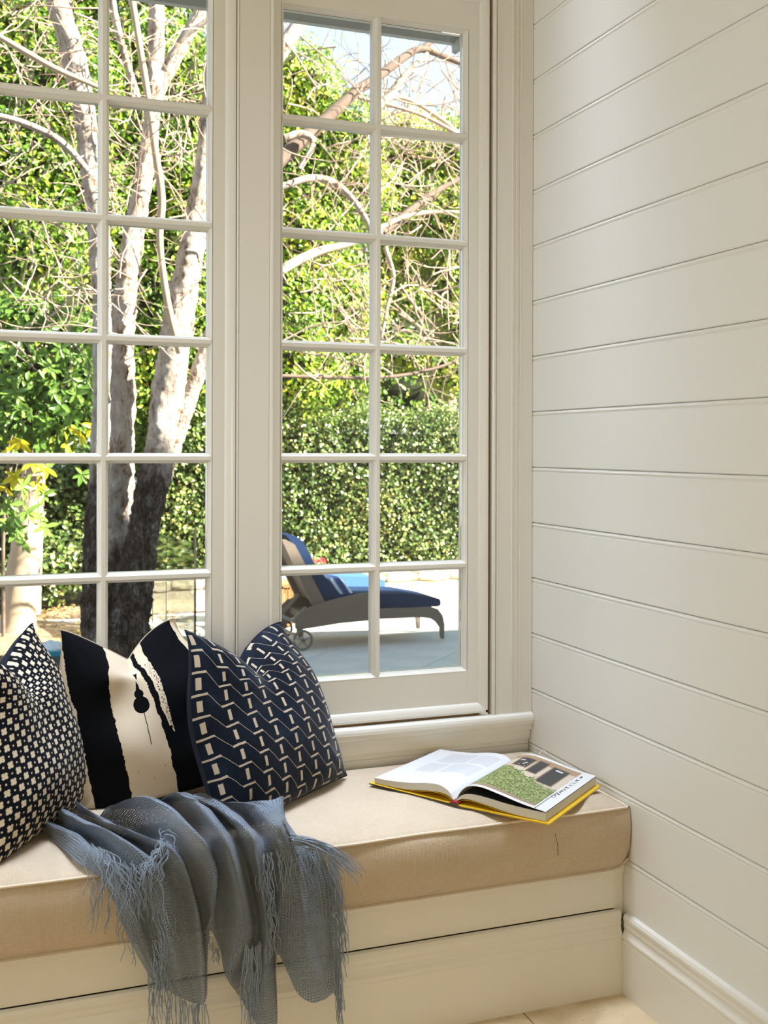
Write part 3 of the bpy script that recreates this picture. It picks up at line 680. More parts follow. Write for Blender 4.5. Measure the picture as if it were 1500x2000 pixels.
# ================================================================== OPEN BOOK
m, nt, p = mat('photo_print')
u, v, uv = uvxy(nt)
veg = noise(nt, 30, 4, 0.75, uv); vor = N(nt, 'ShaderNodeTexVoronoi'); vor.inputs['Scale'].default_value = 55; nt.links.new(uv, vor.inputs['Vector'])
green = ramp(nt, M_(nt, 'ADD', M_(nt, 'MULTIPLY', veg, 0.7), M_(nt, 'MULTIPLY', vor.outputs['Distance'], 0.45)), [(0.30, (0.02, 0.025, 0.012)), (0.5, (0.09, 0.12, 0.035)), (0.66, (0.26, 0.32, 0.10)), (0.82, (0.42, 0.46, 0.24))])
wallc = mixc(nt, noise(nt, 14, 3, 0.6, uv), (0.52, 0.42, 0.31), (0.62, 0.55, 0.46))
tan = (0.36, 0.24, 0.14)
def rrect(x0, x1, y0, y1): return AND(nt, gt(nt, u, x0), lt(nt, u, x1), gt(nt, v, y0), lt(nt, v, y1))
img = mixc(nt, rrect(0.0, 1, 0.87, 1), wallc, tan)
for x0, x1, y0, y1 in ((0.20, 0.42, 0.66, 0.93), (0.44, 0.60, 0.60, 0.95), (0.655, 0.90, 0.47, 0.93)):
    img = mixc(nt, rrect(x0, x1, y0, y1), img, (0.22, 0.15, 0.10))
    img = mixc(nt, rrect(x0+0.018, x1-0.018, y0+0.02, y1-0.022), img, (0.025, 0.026, 0.032))
panes = AND(nt, rrect(0.23, 0.40, 0.68, 0.90), gt(nt, noise(nt, 22, 1, 0.5, uv), 0.60))
img = mixc(nt, panes, img, (0.55, 0.56, 0.60))
img = mixc(nt, rrect(0.72, 0.82, 0.84, 0.875), img, (0.6, 0.6, 0.62))
path = AND(nt, gt(nt, u, 0.55), lt(nt, v, 0.45))
img = mixc(nt, path, img, mixc(nt, noise(nt, 20, 3, 0.7, uv), (0.20, 0.13, 0.08), (0.60, 0.52, 0.44)))
bush = M_(nt, 'ADD', M_(nt, 'MULTIPLY', M_(nt, 'SUBTRACT', noise(nt, 9, 4, 0.7, uv), 0.5), 0.45), M_(nt, 'SUBTRACT', 0.70, M_(nt, 'MULTIPLY', u, 0.32)))
img = mixc(nt, lt(nt, v, bush), img, green)
img = mixc(nt, lt(nt, v, M_(nt, 'MULTIPLY_ADD', noise(nt, 12, 3, 0.6, uv), 0.10, 0.0)), img, (0.30, 0.21, 0.15))
inside = rrect(0.0, 1.0, 0.0, 1.0)
paper = (0.70, 0.70, 0.70)
cap = AND(nt, gt(nt, u, 1.03), lt(nt, u, 1.075))
dash1 = gt(nt, noise(nt, 30, 0, 0.5, uv), 0.53)
cap = AND(nt, cap, dash1, gt(nt, v, 0.28), lt(nt, v, 0.93))
rule = AND(nt, gt(nt, u, 1.02), lt(nt, u, 1.032), gt(nt, v, -0.08), lt(nt, v, 0.42))
full = mixc(nt, inside, paper, img); full = mixc(nt, OR(nt, cap, rule), full, (0.02, 0.02, 0.025))
nt.links.new(full, p.inputs['Base Color']); p.inputs['Roughness'].default_value = 0.28
PHOTO = m
m, nt, p = mat('show_through_page')
u, v, uv = uvxy(nt)
def rr2(x0, x1, y0, y1): return AND(nt, gt(nt, u, x0), lt(nt, u, x1), gt(nt, v, y0), lt(nt, v, y1))
ghost = OR(nt, rr2(0.12, 0.50, 0.34, 0.60), rr2(0.12, 0.36, 0.64, 0.90), rr2(0.40, 0.78, 0.64, 0.92), rr2(0.54, 0.80, 0.34, 0.60))
gn = noise(nt, 26, 3, 0.7, uv)
nt.links.new(mixc(nt, M_(nt, 'MULTIPLY', ghost, M_(nt, 'MULTIPLY_ADD', gn, 0.5, 0.35)), (0.68, 0.685, 0.70), (0.48, 0.49, 0.52)), p.inputs['Base Color']); p.inputs['Roughness'].default_value = 0.4
GHOST = m
m, nt, p = mat('page_edges')
oc = objcoord(nt)
st = N(nt, 'ShaderNodeTexWave', wave_type='BANDS', bands_direction='Z'); st.inputs['Scale'].default_value = 230; st.inputs['Distortion'].default_value = 0.6; nt.links.new(oc, st.inputs[0])
nt.links.new(mixc(nt, st.outputs['Fac'], (0.52, 0.48, 0.40), (0.68, 0.64, 0.56)), p.inputs['Base Color']); p.inputs['Roughness'].default_value = 0.8
PAGES = m
PAPERM = plain('page_paper', (0.80, 0.80, 0.80), 0.45)
YELLOW = plain('yellow_cover', (0.72, 0.46, 0.02), 0.4, var=0.06)
m, nt, p = mat('dark_jacket')
nn = noise(nt, 70, 4, 0.7, objcoord(nt))
nt.links.new(ramp(nt, nn, [(0.45, (0.012, 0.012, 0.012)), (0.6, (0.06, 0.06, 0.02)), (0.72, (0.35, 0.26, 0.03))]), p.inputs['Base Color']); p.inputs['Roughness'].default_value = 0.35
JACKET = m
RED = plain('red_headband', (0.40, 0.02, 0.03), 0.6); BLACK = plain('page_gap_shade', (0.012, 0.012, 0.016), 0.5)  # black painted in for the shade under the lifted photo page

BO = np.array([-0.423, -0.405, 0.4755]); TH = D(38.5)
book = tag(empty('open_book', tuple(BO)), 'large open picture book with yellow covers lying on the beige seat cushion', 'book')
GD = np.array([math.cos(TH), math.sin(TH), 0]); HB = 0.325
RD = np.array([math.cos(D(-54)), math.sin(D(-54)), 0]); LA = D(121.5); LD = np.array([math.cos(LA), math.sin(LA), 0])
LG = np.array([math.cos(D(35.8)), math.sin(D(35.8)), 0])
def bk(side, w, h, z):
    return BO+(RD*w+GD*h if side > 0 else LD*w+LG*h)+np.array([0, 0, z])
def band(name, side, W, tops, bots, h0, h1, m, mside=None, parent=None, uvf=None):
    """sheet or block with curved section: tops/bots are (w, z) curves"""
    n = 26; T_ = spline(tops, n); B_ = spline(bots, n); v = []; uv = []
    for h in (h0, h1):
        for c in (T_, B_):
            for w, z in c: v.append(bk(side, w, h, z)); uv.append((w, h))
    f = []; mi = []
    for k in range(n-1):
        f.append([k, k+1, 2*n+k+1, 2*n+k]); mi.append(0)
        f.append([n+k, 3*n+k, 3*n+k+1, n+k+1]); mi.append(1)
        f.append([k, n+k, n+k+1, k+1]); mi.append(1)
        f.append([2*n+k, 2*n+k+1, 3*n+k+1, 3*n+k]); mi.append(1)
    f.append([0, 2*n, 3*n, n]); mi.append(1); f.append([n-1, 2*n-1, 4*n-1, 3*n-1]); mi.append(1)
    if uvf: uv = [uvf(w, h) for w, h in uv]
    o = mesh_np(name, v, f, m, parent, False, uv, mats=[m, mside or m], midx=mi)
    bm = bmesh.new(); bm.from_mesh(o.data); bmesh.ops.recalc_face_normals(bm, faces=list(bm.faces)); bm.to_mesh(o.data); bm.free()
    for pl in o.data.polygons: pl.use_smooth = False
    return o
# covers (hinge rises a little at the spine)
band('cover', 1, 0.25, [(0.012, 0.0045), (0.12, 0.0045), (0.252, 0.0050)], [(0.012, 0.0012), (0.12, 0.0012), (0.252, 0.0016)], -0.006, HB+0.006, YELLOW, YELLOW, book)
band('cover', -1, 0.25, [(0.012, 0.0045), (0.12, 0.0045), (0.262, 0.0050)], [(0.012, 0.0012), (0.12, 0.0012), (0.262, 0.0016)], -0.006, HB+0.006, YELLOW, JACKET, book)
tag(band('jacket_flap', 1, 0.1, [(0.010, 0.0012), (0.05, 0.0010), (0.105, 0.0010)], [(0.010, 0.0002), (0.05, 0.0002), (0.105, 0.0002)], -0.0075, HB+0.007, JACKET, JACKET, book), 'dark printed jacket flap')
band('spine', 1, 0.02, [(-0.014, 0.0042), (0.0, 0.0060), (0.014, 0.0042)], [(-0.014, 0.0012), (0.0, 0.0016), (0.014, 0.0012)], -0.006, HB+0.006, JACKET, JACKET, book)
tag(band('headband', 1, 0.02, [(-0.011, 0.0075), (0.0, 0.0110), (0.011, 0.0075)], [(-0.011, 0.0050), (0.0, 0.0066), (0.011, 0.0050)], -0.0045, HB+0.004, RED, RED, book), 'red headband')
# endpapers arch away from the boards
band('endpaper', -1, 0.2, [(0.010, 0.010), (0.03, 0.0185), (0.07, 0.0195), (0.12, 0.0115), (0.20, 0.0062), (0.245, 0.0060)], [(0.010, 0.0094), (0.03, 0.0178), (0.07, 0.0188), (0.12, 0.0108), (0.20, 0.0056), (0.245, 0.0054)], 0, HB, YELLOW, YELLOW, book)
band('endpaper', 1, 0.2, [(0.010, 0.010), (0.03, 0.0175), (0.07, 0.0165), (0.12, 0.0095), (0.20, 0.0062), (0.240, 0.0060)], [(0.010, 0.0094), (0.03, 0.0168), (0.07, 0.0158), (0.12, 0.0088), (0.20, 0.0056), (0.240, 0.0054)], 0, HB, YELLOW, YELLOW, book)
# page blocks
band('page_block', -1, 0.245, [(0.004, 0.0125), (0.018, 0.030), (0.045, 0.0400), (0.085, 0.0375), (0.14, 0.0275), (0.20, 0.0215), (0.248, 0.0195)],
     [(0.004, 0.0105), (0.022, 0.0200), (0.045, 0.0225), (0.085, 0.0190), (0.14, 0.0105), (0.20, 0.0068), (0.248, 0.0064)], 0, HB, GHOST, PAGES, book, lambda w, h: (w/0.245, h/HB))
band('page_block', 1, 0.245, [(0.004, 0.0125), (0.018, 0.0270), (0.045, 0.0345), (0.085, 0.0340), (0.14, 0.0290), (0.20, 0.0265), (0.240, 0.0262)],
     [(0.004, 0.0105), (0.022, 0.0190), (0.045, 0.0205), (0.085, 0.0165), (0.14, 0.0095), (0.20, 0.0068), (0.240, 0.0064)], 0, HB, BLACK, PAGES, book)
tag(band('photo_page', 1, 0.245, [(0.005, 0.016), (0.014, 0.034), (0.035, 0.0520), (0.070, 0.0565), (0.120, 0.0485), (0.180, 0.0365), (0.240, 0.0285)],
     [(0.0055, 0.0152), (0.0148, 0.0332), (0.036, 0.0510), (0.070, 0.0556), (0.120, 0.0476), (0.180, 0.0356), (0.240, 0.0276)], 0, HB, PHOTO, PAPERM, book,
     lambda w, h: ((w-0.012)/0.195, (h-0.012)/0.300)), 'right-hand page printed with a photo of a house front and bushes')

# white cord end poking up where the seat meets the wall
cp = [at_z(u, v, z) for u, v, z in ((1053, 1474, .478), (1058, 1466, .486), (1062, 1465, .487), (1066, 1470, .482), (1071, 1475, .478))]
tag(tubes('cord', [(spline(cp, 16), 0.0016)], plain('white_cord', (0.75, 0.72, 0.64), 0.6), None, 6), 'short white cord end poking up between the seat cushion and the boarded wall', 'cord')

# ================================================================== HOUSE OUTSIDE AND GROUND
G = -0.42
EXT = plain('exterior_render', (0.62, 0.60, 0.56), 0.8)
struct(boxes('wall_exterior', [((0.26, -6.0, G), (16.0, 0.22, 8.65)), ((-6.0, -6.0, 3.32), (0.26, 0.22, 8.65)), ((-3.3, 0.05, G), (0.26, 0.21, -0.07))], EXT))
EAVEM = plain('grey_eave_paint', (0.55, 0.56, 0.54), 0.6, var=0.1)
ev = struct(empty('eave', (-1.0, 0.45, 2.9), 'grey painted eave board above the windows outside'))
boxes('soffit', [((-6.0, 0.22, 2.90), (12.0, 0.62, 2.93))], EAVEM, ev)
prism('fascia', [(0.58, 2.708), (0.615, 2.712), (0.62, 2.73), (0.62, 2.93), (0.58, 2.93)], 0, -6.0, 12.0, EAVEM, ev)
pb_ = [at_y(u, v, 0.58) for u, v in ((887, 82), (887, 99), (894, 103), (903, 97), (908, 82))]
prism('bracket', [(q[0], q[2]) for q in pb_], 1, 0.50, 0.60, EAVEM, ev)

# paving laid on the diagonal
m, nt, p = mat('sandstone_paver')
oc = objcoord(nt)
n1 = noise(nt, 2.2, 6, 0.65, oc); n2 = noise(nt, 30, 4, 0.7, oc)
nt.links.new(ramp(nt, M_(nt, 'ADD', M_(nt, 'MULTIPLY', n1, 0.65), M_(nt, 'MULTIPLY', n2, 0.35)), [(0.3, (0.40, 0.40, 0.37)), (0.5, (0.52, 0.52, 0.49)), (0.7, (0.60, 0.59, 0.55))]), p.inputs['Base Color'])
p.inputs['Roughness'].default_value = 0.75
PAVER = m
terr = struct(boxes('terrace', [((-1.0, 0.3, G-0.12), (8.0, 8.85, G-0.008))], plain('paver_joint', (0.62, 0.60, 0.55), 0.9)))
terr['label'] = 'grey stone paved terrace laid on the diagonal outside the windows'
S_ = 0.50; J_ = 0.006; pv = None; c45 = math.sqrt(0.5)
for i in range(-4, 26):
    for j in range(-12, 14):
        # lattice axes a = (1,1)/sqrt2, b = (-1,1)/sqrt2 ; joints pass b = 2.96 and 3.46
        a0, b0 = i*S_+0.13*((j % 2)), 2.46+j*S_+0.0
        cx, cy = (a0+S_/2)*c45-(b0+S_/2)*c45, (a0+S_/2)*c45+(b0+S_/2)*c45
        if not (-0.6 < cx < 7.6 and 3.4 < cy < 8.45): continue
        pd = np.array([cx, cy, G]); D_ = depth(pd); uu = 750+FPX*np.dot(pd-CAM, CR)/D_
        if uu < 240 or uu > 1010: continue
        if pv is None:
            v = []; h = S_/2-J_/2
            for z, s in ((-0.03, h), (-0.002, h), (0.0, h-0.003)):
                for x, y in ((-s, -s), (s, -s), (s, s), (-s, s)): v.append((x*c45-y*c45, x*c45+y*c45, z))
            f = [[8, 9, 10, 11]]+[[k*4+e, k*4+(e+1) % 4, k*4+4+(e+1) % 4, k*4+4+e] for k in (0, 1) for e in range(4)]
            pv = mesh_np('paver', v, f, PAVER, terr); o = pv
        else:
            o = link(pv.copy(), terr)
        o.location = (cx, cy, G+0.0015*math.sin(i*7.1+j*3.3))
# mulched bed on the left
m, nt, p = mat('mulch')
oc = objcoord(nt)
n1 = noise(nt, 1.6, 5, 0.6, oc); n2 = noise(nt, 26, 4, 0.75, oc)
nt.links.new(ramp(nt, M_(nt, 'ADD', M_(nt, 'MULTIPLY', n1, 0.45), M_(nt, 'MULTIPLY', n2, 0.55)), [(0.36, (0.06, 0.04, 0.025)), (0.5, (0.28, 0.19, 0.11)), (0.62, (0.50, 0.36, 0.22)), (0.72, (0.62, 0.50, 0.30))]), p.inputs['Base Color'])
p.inputs['Roughness'].default_value = 0.95; bump(nt, p, n2, 0.8, 0.03)
MULCH = m
def ground(name, x0, x1, y0, y1, z, amp, m, nx=60, ny=60):
    X, Y = np.meshgrid(np.linspace(x0, x1, nx), np.linspace(y0, y1, ny)); r = np.random.default_rng(3)
    Z = z+sum(np.sin(X*r.uniform(-3, 3)+Y*r.uniform(-3, 3)+r.uniform(0, 6)) for _ in range(8))*amp
    i = np.arange(ny-1)[:, None]*nx; j = np.arange(nx-1)[None, :]
    return mesh_np(name, np.stack([X.ravel(), Y.ravel(), Z.ravel()], -1), np.stack([i+j, i+j+1, i+nx+j+1, i+nx+j], -1).reshape(-1, 4), m, None, True)
gb = struct(ground('garden_bed', -9, 0.15, 4.6, 16, G-0.005, 0.006, MULCH)); gb['label'] = 'mulched garden bed with leaf litter under the trees'
struct(boxes('garden_ground', [((-14, 0.3, G-0.3), (16, 24, G-0.125))], MULCH))
struct(boxes('upper_bed', [((0.1, 9.0, G-0.1), (12, 22, G+0.20))], MULCH))

# ------------------------------------------------------------------ leaves
LEAF_V = np.array([(0, 0, 0), (0.5, 0.42, 0.10), (0, 1, 0), (-0.5, 0.42, 0.10), (0, 0.45, -0.04), (0.33, 0.75, 0.06), (-0.33, 0.75, 0.06)], float)
LEAF_F = np.array([(0, 1, 4), (0, 4, 3), (1, 5, 4), (4, 5, 2), (4, 2, 6), (3, 4, 6)], np.int64)
def leaf_arrays(P, Nn, length, width, r, droop=0.3):
    """many leaves at points P facing Nn"""
    n = len(P)
    Nn = Nn/np.linalg.norm(Nn, axis=1)[:, None]
    rd = r.normal(size=(n, 3)); rd[:, 2] -= droop
    t = rd-Nn*np.sum(rd*Nn, 1)[:, None]; t /= np.linalg.norm(t, axis=1)[:, None]+1e-9
    s = np.cross(t, Nn)
    L = (length*r.uniform(0.65, 1.25, n)); W = width*L/length
    v = P[:, None]+s[:, None]*(LEAF_V[None, :, 0]*W[:, None])[..., None]+t[:, None]*(LEAF_V[None, :, 1]*L[:, None])[..., None]+Nn[:, None]*(LEAF_V[None, :, 2]*L[:, None])[..., None]
    f = LEAF_F[None]+(np.arange(n)*len(LEAF_V))[:, None, None]
    return v.reshape(-1, 3), f.reshape(-1, 3)
def leaf_mat(name, stops, rough=0.42, trans=0.35, spec=0.5):
    m, nt, p = mat(name)
    a = N(nt, 'ShaderNodeAttribute', attribute_name='tint')
    c = ramp(nt, a.outputs['Fac'], stops)
    nt.links.new(c, p.inputs['Base Color']); p.inputs['Roughness'].default_value = rough; p.inputs['Specular IOR Level'].default_value = spec
    t = N(nt, 'ShaderNodeBsdfTranslucent'); nt.links.new(c, t.inputs[0]); mx = N(nt, 'ShaderNodeMixShader'); mx.inputs[0].default_value = trans
    nt.links.new(p.outputs[0], mx.inputs[1]); nt.links.new(t.outputs[0], mx.inputs[2]); nt.links.new(mx.outputs[0], nt.nodes['Material Output'].inputs['Surface'])
    return m
LM_HEDGE = leaf_mat('hedge_leaf', [(0.0, (0.03, 0.065, 0.015)), (0.45, (0.10, 0.17, 0.035)), (0.75, (0.28, 0.36, 0.11)), (0.92, (0.52, 0.52, 0.16)), (1.0, (0.68, 0.56, 0.20))], rough=0.3, trans=0.25, spec=0.7)
LM_TREE = leaf_mat('tree_leaf', [(0.0, (0.02, 0.055, 0.010)), (0.4, (0.09, 0.20, 0.018)), (0.75, (0.25, 0.40, 0.030)), (0.93, (0.46, 0.52, 0.045)), (1.0, (0.62, 0.56, 0.05))])
LM_BIG = leaf_mat('glossy_leaf', [(0.0, (0.03, 0.08, 0.015)), (0.5, (0.12, 0.24, 0.04)), (0.8, (0.22, 0.36, 0.07)), (0.9, (0.50, 0.50, 0.03)), (1.0, (0.68, 0.55, 0.02))], rough=0.3)
CORE = plain('foliage_shade', (0.030, 0.034, 0.016), 0.95, 0.1, var=0.4, vscale=8)  # dark solid cores, colour standing in for the shade inside foliage
def leaves(name, P, Nn, length, width, m, parent, r, tint=None, droop=0.3):
    v, f = leaf_arrays(P, Nn, length, width, r, droop)
    t = np.clip(r.normal(0.52, 0.20, len(P)), 0, 1) if tint is None else tint
    o = mesh_np(name, v, f, m, parent, False, attr=np.repeat(t, len(LEAF_V)))
    return stuff(o)
def ellipsoid_core(name, blobs, m, parent, seed=0):
    V = []; F = []; b = 0; r = np.random.default_rng(seed)
    bm = bmesh.new(); bmesh.ops.create_icosphere(bm, subdivisions=2, radius=1)
    ev_ = np.array([q.co[:] for q in bm.verts]); ef = np.array([[q.index for q in fc.verts] for fc in bm.faces]); bm.free()
    for c, rad in blobs:
        k = 1+0.18*np.sin(ev_@r.normal(0, 3, 3)+1)
        V.append(np.array(c)+ev_*np.array(rad)*k[:, None]); F.append(ef+b); b += len(ev_)
    return mesh_np(name, np.concatenate(V), np.concatenate(F), m, parent, True)
def crown_points(blobs, n, r, shell=0.25):
    vol = np.array([rad[0]*rad[2]+rad[0]*rad[1] for _, rad in blobs]); k = r.choice(len(blobs), n, p=vol/vol.sum())
    cc = np.array([b[0] for b in blobs])[k]; rr = np.array([b[1] for b in blobs])[k]
    d = r.normal(size=(n, 3)); d[:, 1] -= 0.5; d /= np.linalg.norm(d, axis=1)[:, None]
    rad = 1+r.normal(-0.02, shell, n)*0.6
    # clumpiness
    P = cc+d*rr*rad[:, None]
    nn = d*0.7+r.normal(size=(n, 3))*0.55+np.array([0.30, -0.45, 0.45])
    return P, nn

# ---- clipped hedge behind a low stone wall
r = np.random.default_rng(21)
hed = tag(empty('clipped_hedge', (2.6, 9.6, G+0.2)), 'clipped small-leaved green hedge running behind the low pale stone wall', 'hedge')
HX0, HX1, HY, HZ0, HZ1 = 0.35, 7.5, 9.25, -0.07, 1.68
boxes('shade_core', [((HX0+0.1, HY+0.16, HZ0), (HX1-0.1, HY+1.0, HZ1-0.18))], CORE, hed)
n = 46000
P = np.stack([r.uniform(HX0, HX1, n), HY+np.abs(r.normal(0, 0.17, n)), r.uniform(HZ0+0.03, HZ1, n)], -1)
P[:, 1] += 0.05*np.sin(P[:, 0]*5)*np.sin(P[:, 2]*6)+0.05*np.sin(P[:, 0]*23+2*np.sin(P[:, 2]*17))*np.sin(P[:, 2]*29+P[:, 0]*3)
tb = np.clip(0.50+0.13*np.sin(P[:, 0]*2.3+1.0)*np.sin(P[:, 2]*2.9)+r.normal(0, 0.25, n), 0, 1)
Nn = np.array([0.40, -0.9, 0.45])+r.normal(size=(n, 3))*0.75
leaves('foliage', P, Nn, 0.042, 0.038, LM_HEDGE, hed, r, tb)

n = 15000
P = np.stack([r.uniform(HX0, HX1, n), HY+r.uniform(0.0, 0.9, n), HZ1+r.normal(0.0, 0.06, n)+np.abs(r.normal(0, 0.05, n))], -1)
P[:, 2] += 0.05*np.sin(P[:, 0]*7)
leaves('foliage', P, np.array([0.2, -0.5, 1.0])+r.normal(size=(n, 3))*0.6, 0.042, 0.029, LM_HEDGE, hed, r)
# ---- looser shrubs on the left behind the trunks
def shrub(name, label, blobs, n, L, W, m, seed, core=True, cat='shrub', tmean=0.5, shell=0.25, trunk=None):
    r = np.random.default_rng(seed)
    c = blobs[0][0]
    root = tag(empty(name, (c[0], c[1], G)), label, cat)
    if core: ellipsoid_core('shade_core', [(b, (q[0]*0.82, q[1]*0.82, q[2]*0.82)) for b, q in blobs], CORE, root, seed)
    P, Nn = crown_points(blobs, n, r, shell)
    k = P[:, 2] > G+0.02; P, Nn = P[k], Nn[k]
    leaves('foliage', P, Nn, L, W, m, root, r, np.clip(r.normal(tmean, 0.2, len(P)), 0, 1))
    if trunk:
        for pts, rad in trunk: tubes('trunk', [(pts, rad)], BARK, root, 10)
    return root

# ================================================================== TREES
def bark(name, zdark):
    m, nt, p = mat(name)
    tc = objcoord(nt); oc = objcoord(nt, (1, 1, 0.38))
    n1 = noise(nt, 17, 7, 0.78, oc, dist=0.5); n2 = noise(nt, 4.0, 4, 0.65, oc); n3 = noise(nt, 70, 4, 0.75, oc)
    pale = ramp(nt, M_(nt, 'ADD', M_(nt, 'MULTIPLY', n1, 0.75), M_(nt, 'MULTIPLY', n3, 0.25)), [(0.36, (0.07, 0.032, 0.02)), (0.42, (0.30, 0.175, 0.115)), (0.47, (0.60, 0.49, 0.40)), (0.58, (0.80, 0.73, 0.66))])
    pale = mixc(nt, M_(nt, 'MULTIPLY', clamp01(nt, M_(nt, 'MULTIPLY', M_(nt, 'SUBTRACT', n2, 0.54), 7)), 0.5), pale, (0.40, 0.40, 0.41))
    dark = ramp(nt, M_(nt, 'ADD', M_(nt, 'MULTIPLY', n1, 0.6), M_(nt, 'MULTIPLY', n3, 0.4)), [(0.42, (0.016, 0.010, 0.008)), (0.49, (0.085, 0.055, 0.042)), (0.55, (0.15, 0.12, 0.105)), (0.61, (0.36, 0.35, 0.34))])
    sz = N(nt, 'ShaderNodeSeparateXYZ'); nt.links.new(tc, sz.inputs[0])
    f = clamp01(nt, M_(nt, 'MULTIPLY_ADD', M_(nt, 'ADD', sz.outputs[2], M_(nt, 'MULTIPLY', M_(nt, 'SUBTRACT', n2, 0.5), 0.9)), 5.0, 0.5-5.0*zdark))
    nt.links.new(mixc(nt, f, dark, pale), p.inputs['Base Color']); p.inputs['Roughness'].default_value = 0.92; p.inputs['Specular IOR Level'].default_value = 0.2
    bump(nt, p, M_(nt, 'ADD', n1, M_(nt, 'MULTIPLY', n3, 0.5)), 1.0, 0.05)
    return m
BARK = bark('papery_bark', -5); BARK_A = bark('papery_bark_old_shaded', 1.15); BARK_B = bark('papery_bark_low_shaded', 0.5); BARK_C = bark('papery_bark_high_shaded', 1.22)  # dark old bark low down, with the house shade painted into it per stem
BARK2 = plain('smooth_tan_bark', (0.50, 0.40, 0.29), 0.9, 0.2, var=0.35, vscale=6, bscale=14, bstr=0.5)
TWIG = plain('pale_twig', (0.50, 0.37, 0.29), 0.85, 0.2, var=0.3, vscale=3)
DTWIG = plain('dark_branch_bark', (0.19, 0.14, 0.11), 0.9, 0.2, var=0.4, vscale=9)

def stem(pts, Y0, Y1=None):
    """(u, v, width) pixels along a limb that runs from depth plane Y0 to Y1"""
    Y1 = Y0 if Y1 is None else Y1; k = len(pts); W = []; R = []
    for i, (u, v, w) in enumerate(pts):
        q = at_y(u, v, Y0+(Y1-Y0)*i/(k-1)); W.append(q); R.append(w/2*depth(q)/FPX)
    n = max(10, 5*k); S = spline(np.column_stack([np.array(W), np.array(R)]), n)
    return S[:, :3], S[:, 3]
def limb(name, pts, Y0, Y1, m, parent, n=12, rough=0.10, seed=0):
    P, R = stem(pts, Y0, Y1)
    if rough > 0.09:
        n = 26; q_ = np.linspace(0, len(P)-1, len(P)*4); P = np.stack([np.interp(q_, np.arange(len(P)), P[:, c_]) for c_ in range(3)], -1); R = np.interp(q_, np.arange(len(R)), R)
    v, f = tube_arr(P, R, n)
    r = np.random.default_rng(seed+len(pts)); c = np.repeat(P, n, 0); d = v-c
    an_ = np.arctan2(d[:, 1], d[:, 0]); k = 1+rough*(np.sin(v[:, 2]*9+an_*2+r.uniform(0, 6))*0.5+np.sin(v[:, 2]*31-an_*3+r.uniform(0, 6))*0.3+r.normal(0, 0.35, len(v)))
    return mesh_np(name, c+d*k[:, None], f, m, parent, True)
tree = tag(empty('multi_stemmed_tree', tuple(at_z(230, 1300, G))), 'leafless multi-stemmed tree with pale peeling bark filling the left window', 'tree')
STEMS = [
 ([(212,1330,75),(190,1240,58),(182,1120,44),(188,980,36),(196,850,34),(199,720,34),(198,560,37),(190,420,42),(172,270,44),(146,120,44),(112,0,46),(84,-110,42)], 5.75, 5.9),
 ([(246,1330,100),(240,1200,72),(232,1090,56),(233,960,54),(238,820,50),(240,660,46),(246,560,42),(262,450,38),(283,340,34),(296,240,30),(304,130,30),(306,20,32),(306,-90,28)], 6.05, 6.25),
 ([(238,1330,120),(246,1230,96),(268,1100,68),(296,960,60),(316,860,60),(334,720,60),(354,590,56),(378,470,50),(396,350,40),(408,240,34),(416,120,30)], 5.80, 5.62),
 ([(312,940,44),(338,850,44),(368,780,36),(392,715,30),(416,640,26)], 5.78, 5.7),
 ([(292,215,26),(318,160,26),(352,95,26),(388,30,26),(420,-40,24)], 6.4, 6.3),
]
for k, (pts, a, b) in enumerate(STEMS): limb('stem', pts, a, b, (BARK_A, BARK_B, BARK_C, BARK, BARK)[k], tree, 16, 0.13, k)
BRANCHES = [
 ([(352,690,15),(336,630,14),(322,560,14),(312,470,14),(316,390,15),(304,300,15),(292,210,13),(276,110,14),(258,0,13),(244,-70,12)], 5.5, 5.2, BARK2),
 ([(268,190,15),(244,110,15),(224,30,15),(214,-50,13)], 5.9, 5.7, BARK),
 ([(-20,222,12),(40,238,15),(95,262,16),(135,292,15),(180,345,13)], 5.4, 5.4, BARK),
 ([(-20,60,11),(50,102,13),(110,135,12),(195,172,9)], 5.2, 5.2, BARK2),
 ([(322,140,18),(338,100,16),(362,70,12),(404,40,9)], 6.0, 5.8, BARK),
 ([(540,318,32),(585,278,30),(630,238,27),(690,183,22),(738,150,19),(785,114,16),(822,96,14),(866,110,12),(912,128,11)], 6.4, 6.8, DTWIG),
 ([(818,98,11),(850,78,9),(890,58,8)], 6.7, 6.8, DTWIG),
 ([(535,120,34),(575,60,30),(615,10,28),(650,-50,26)], 6.2, 6.2, BARK),
 ([(535,372,13),(570,358,14),(612,348,15),(650,356,15),(684,384,14),(712,424,12),(730,460,9)], 6.3, 6.4, BARK),
 ([(735,462,17),(770,436,16),(810,404,14),(855,372,12),(912,342,10)], 6.5, 6.8, DTWIG),
 ([(540,534,19),(580,510,19),(625,490,17),(690,474,12),(745,452,10)], 6.2, 6.5, BARK2),
 ([(540,734,7),(640,737,8),(728,738,7),(800,731,7),(870,713,6),(912,690,5)], 6.3, 6.5, DTWIG),
 ([(728,218,20),(760,186,17),(795,142,12),(835,104,8)], 6.6, 6.7, BARK2),
 ([(735,206,9),(775,190,9),(815,203,8),(860,232,8),(912,272,7)], 6.6, 6.7, BARK2),
 ([(740,446,11),(790,424,9),(850,414,8),(912,416,7)], 6.5, 6.6, BARK2),
 ([(752,482,10),(768,540,9),(756,600,8),(744,665,6)], 6.5, 6.5, BARK2),
 ([(700,190,8),(760,205,7),(830,228,7),(900,266,9),(930,290,8)], 6.6, 6.6, TWIG),
 ([(555,270,14),(590,262,16),(612,280,14),(585,330,11)], 6.3, 6.3, BARK),
]
for k, (pts, a, b, mm) in enumerate(BRANCHES): limb('branch', pts, a, b, mm, tree, 9, 0.06, 40+k)
r8 = np.random.default_rng(5)
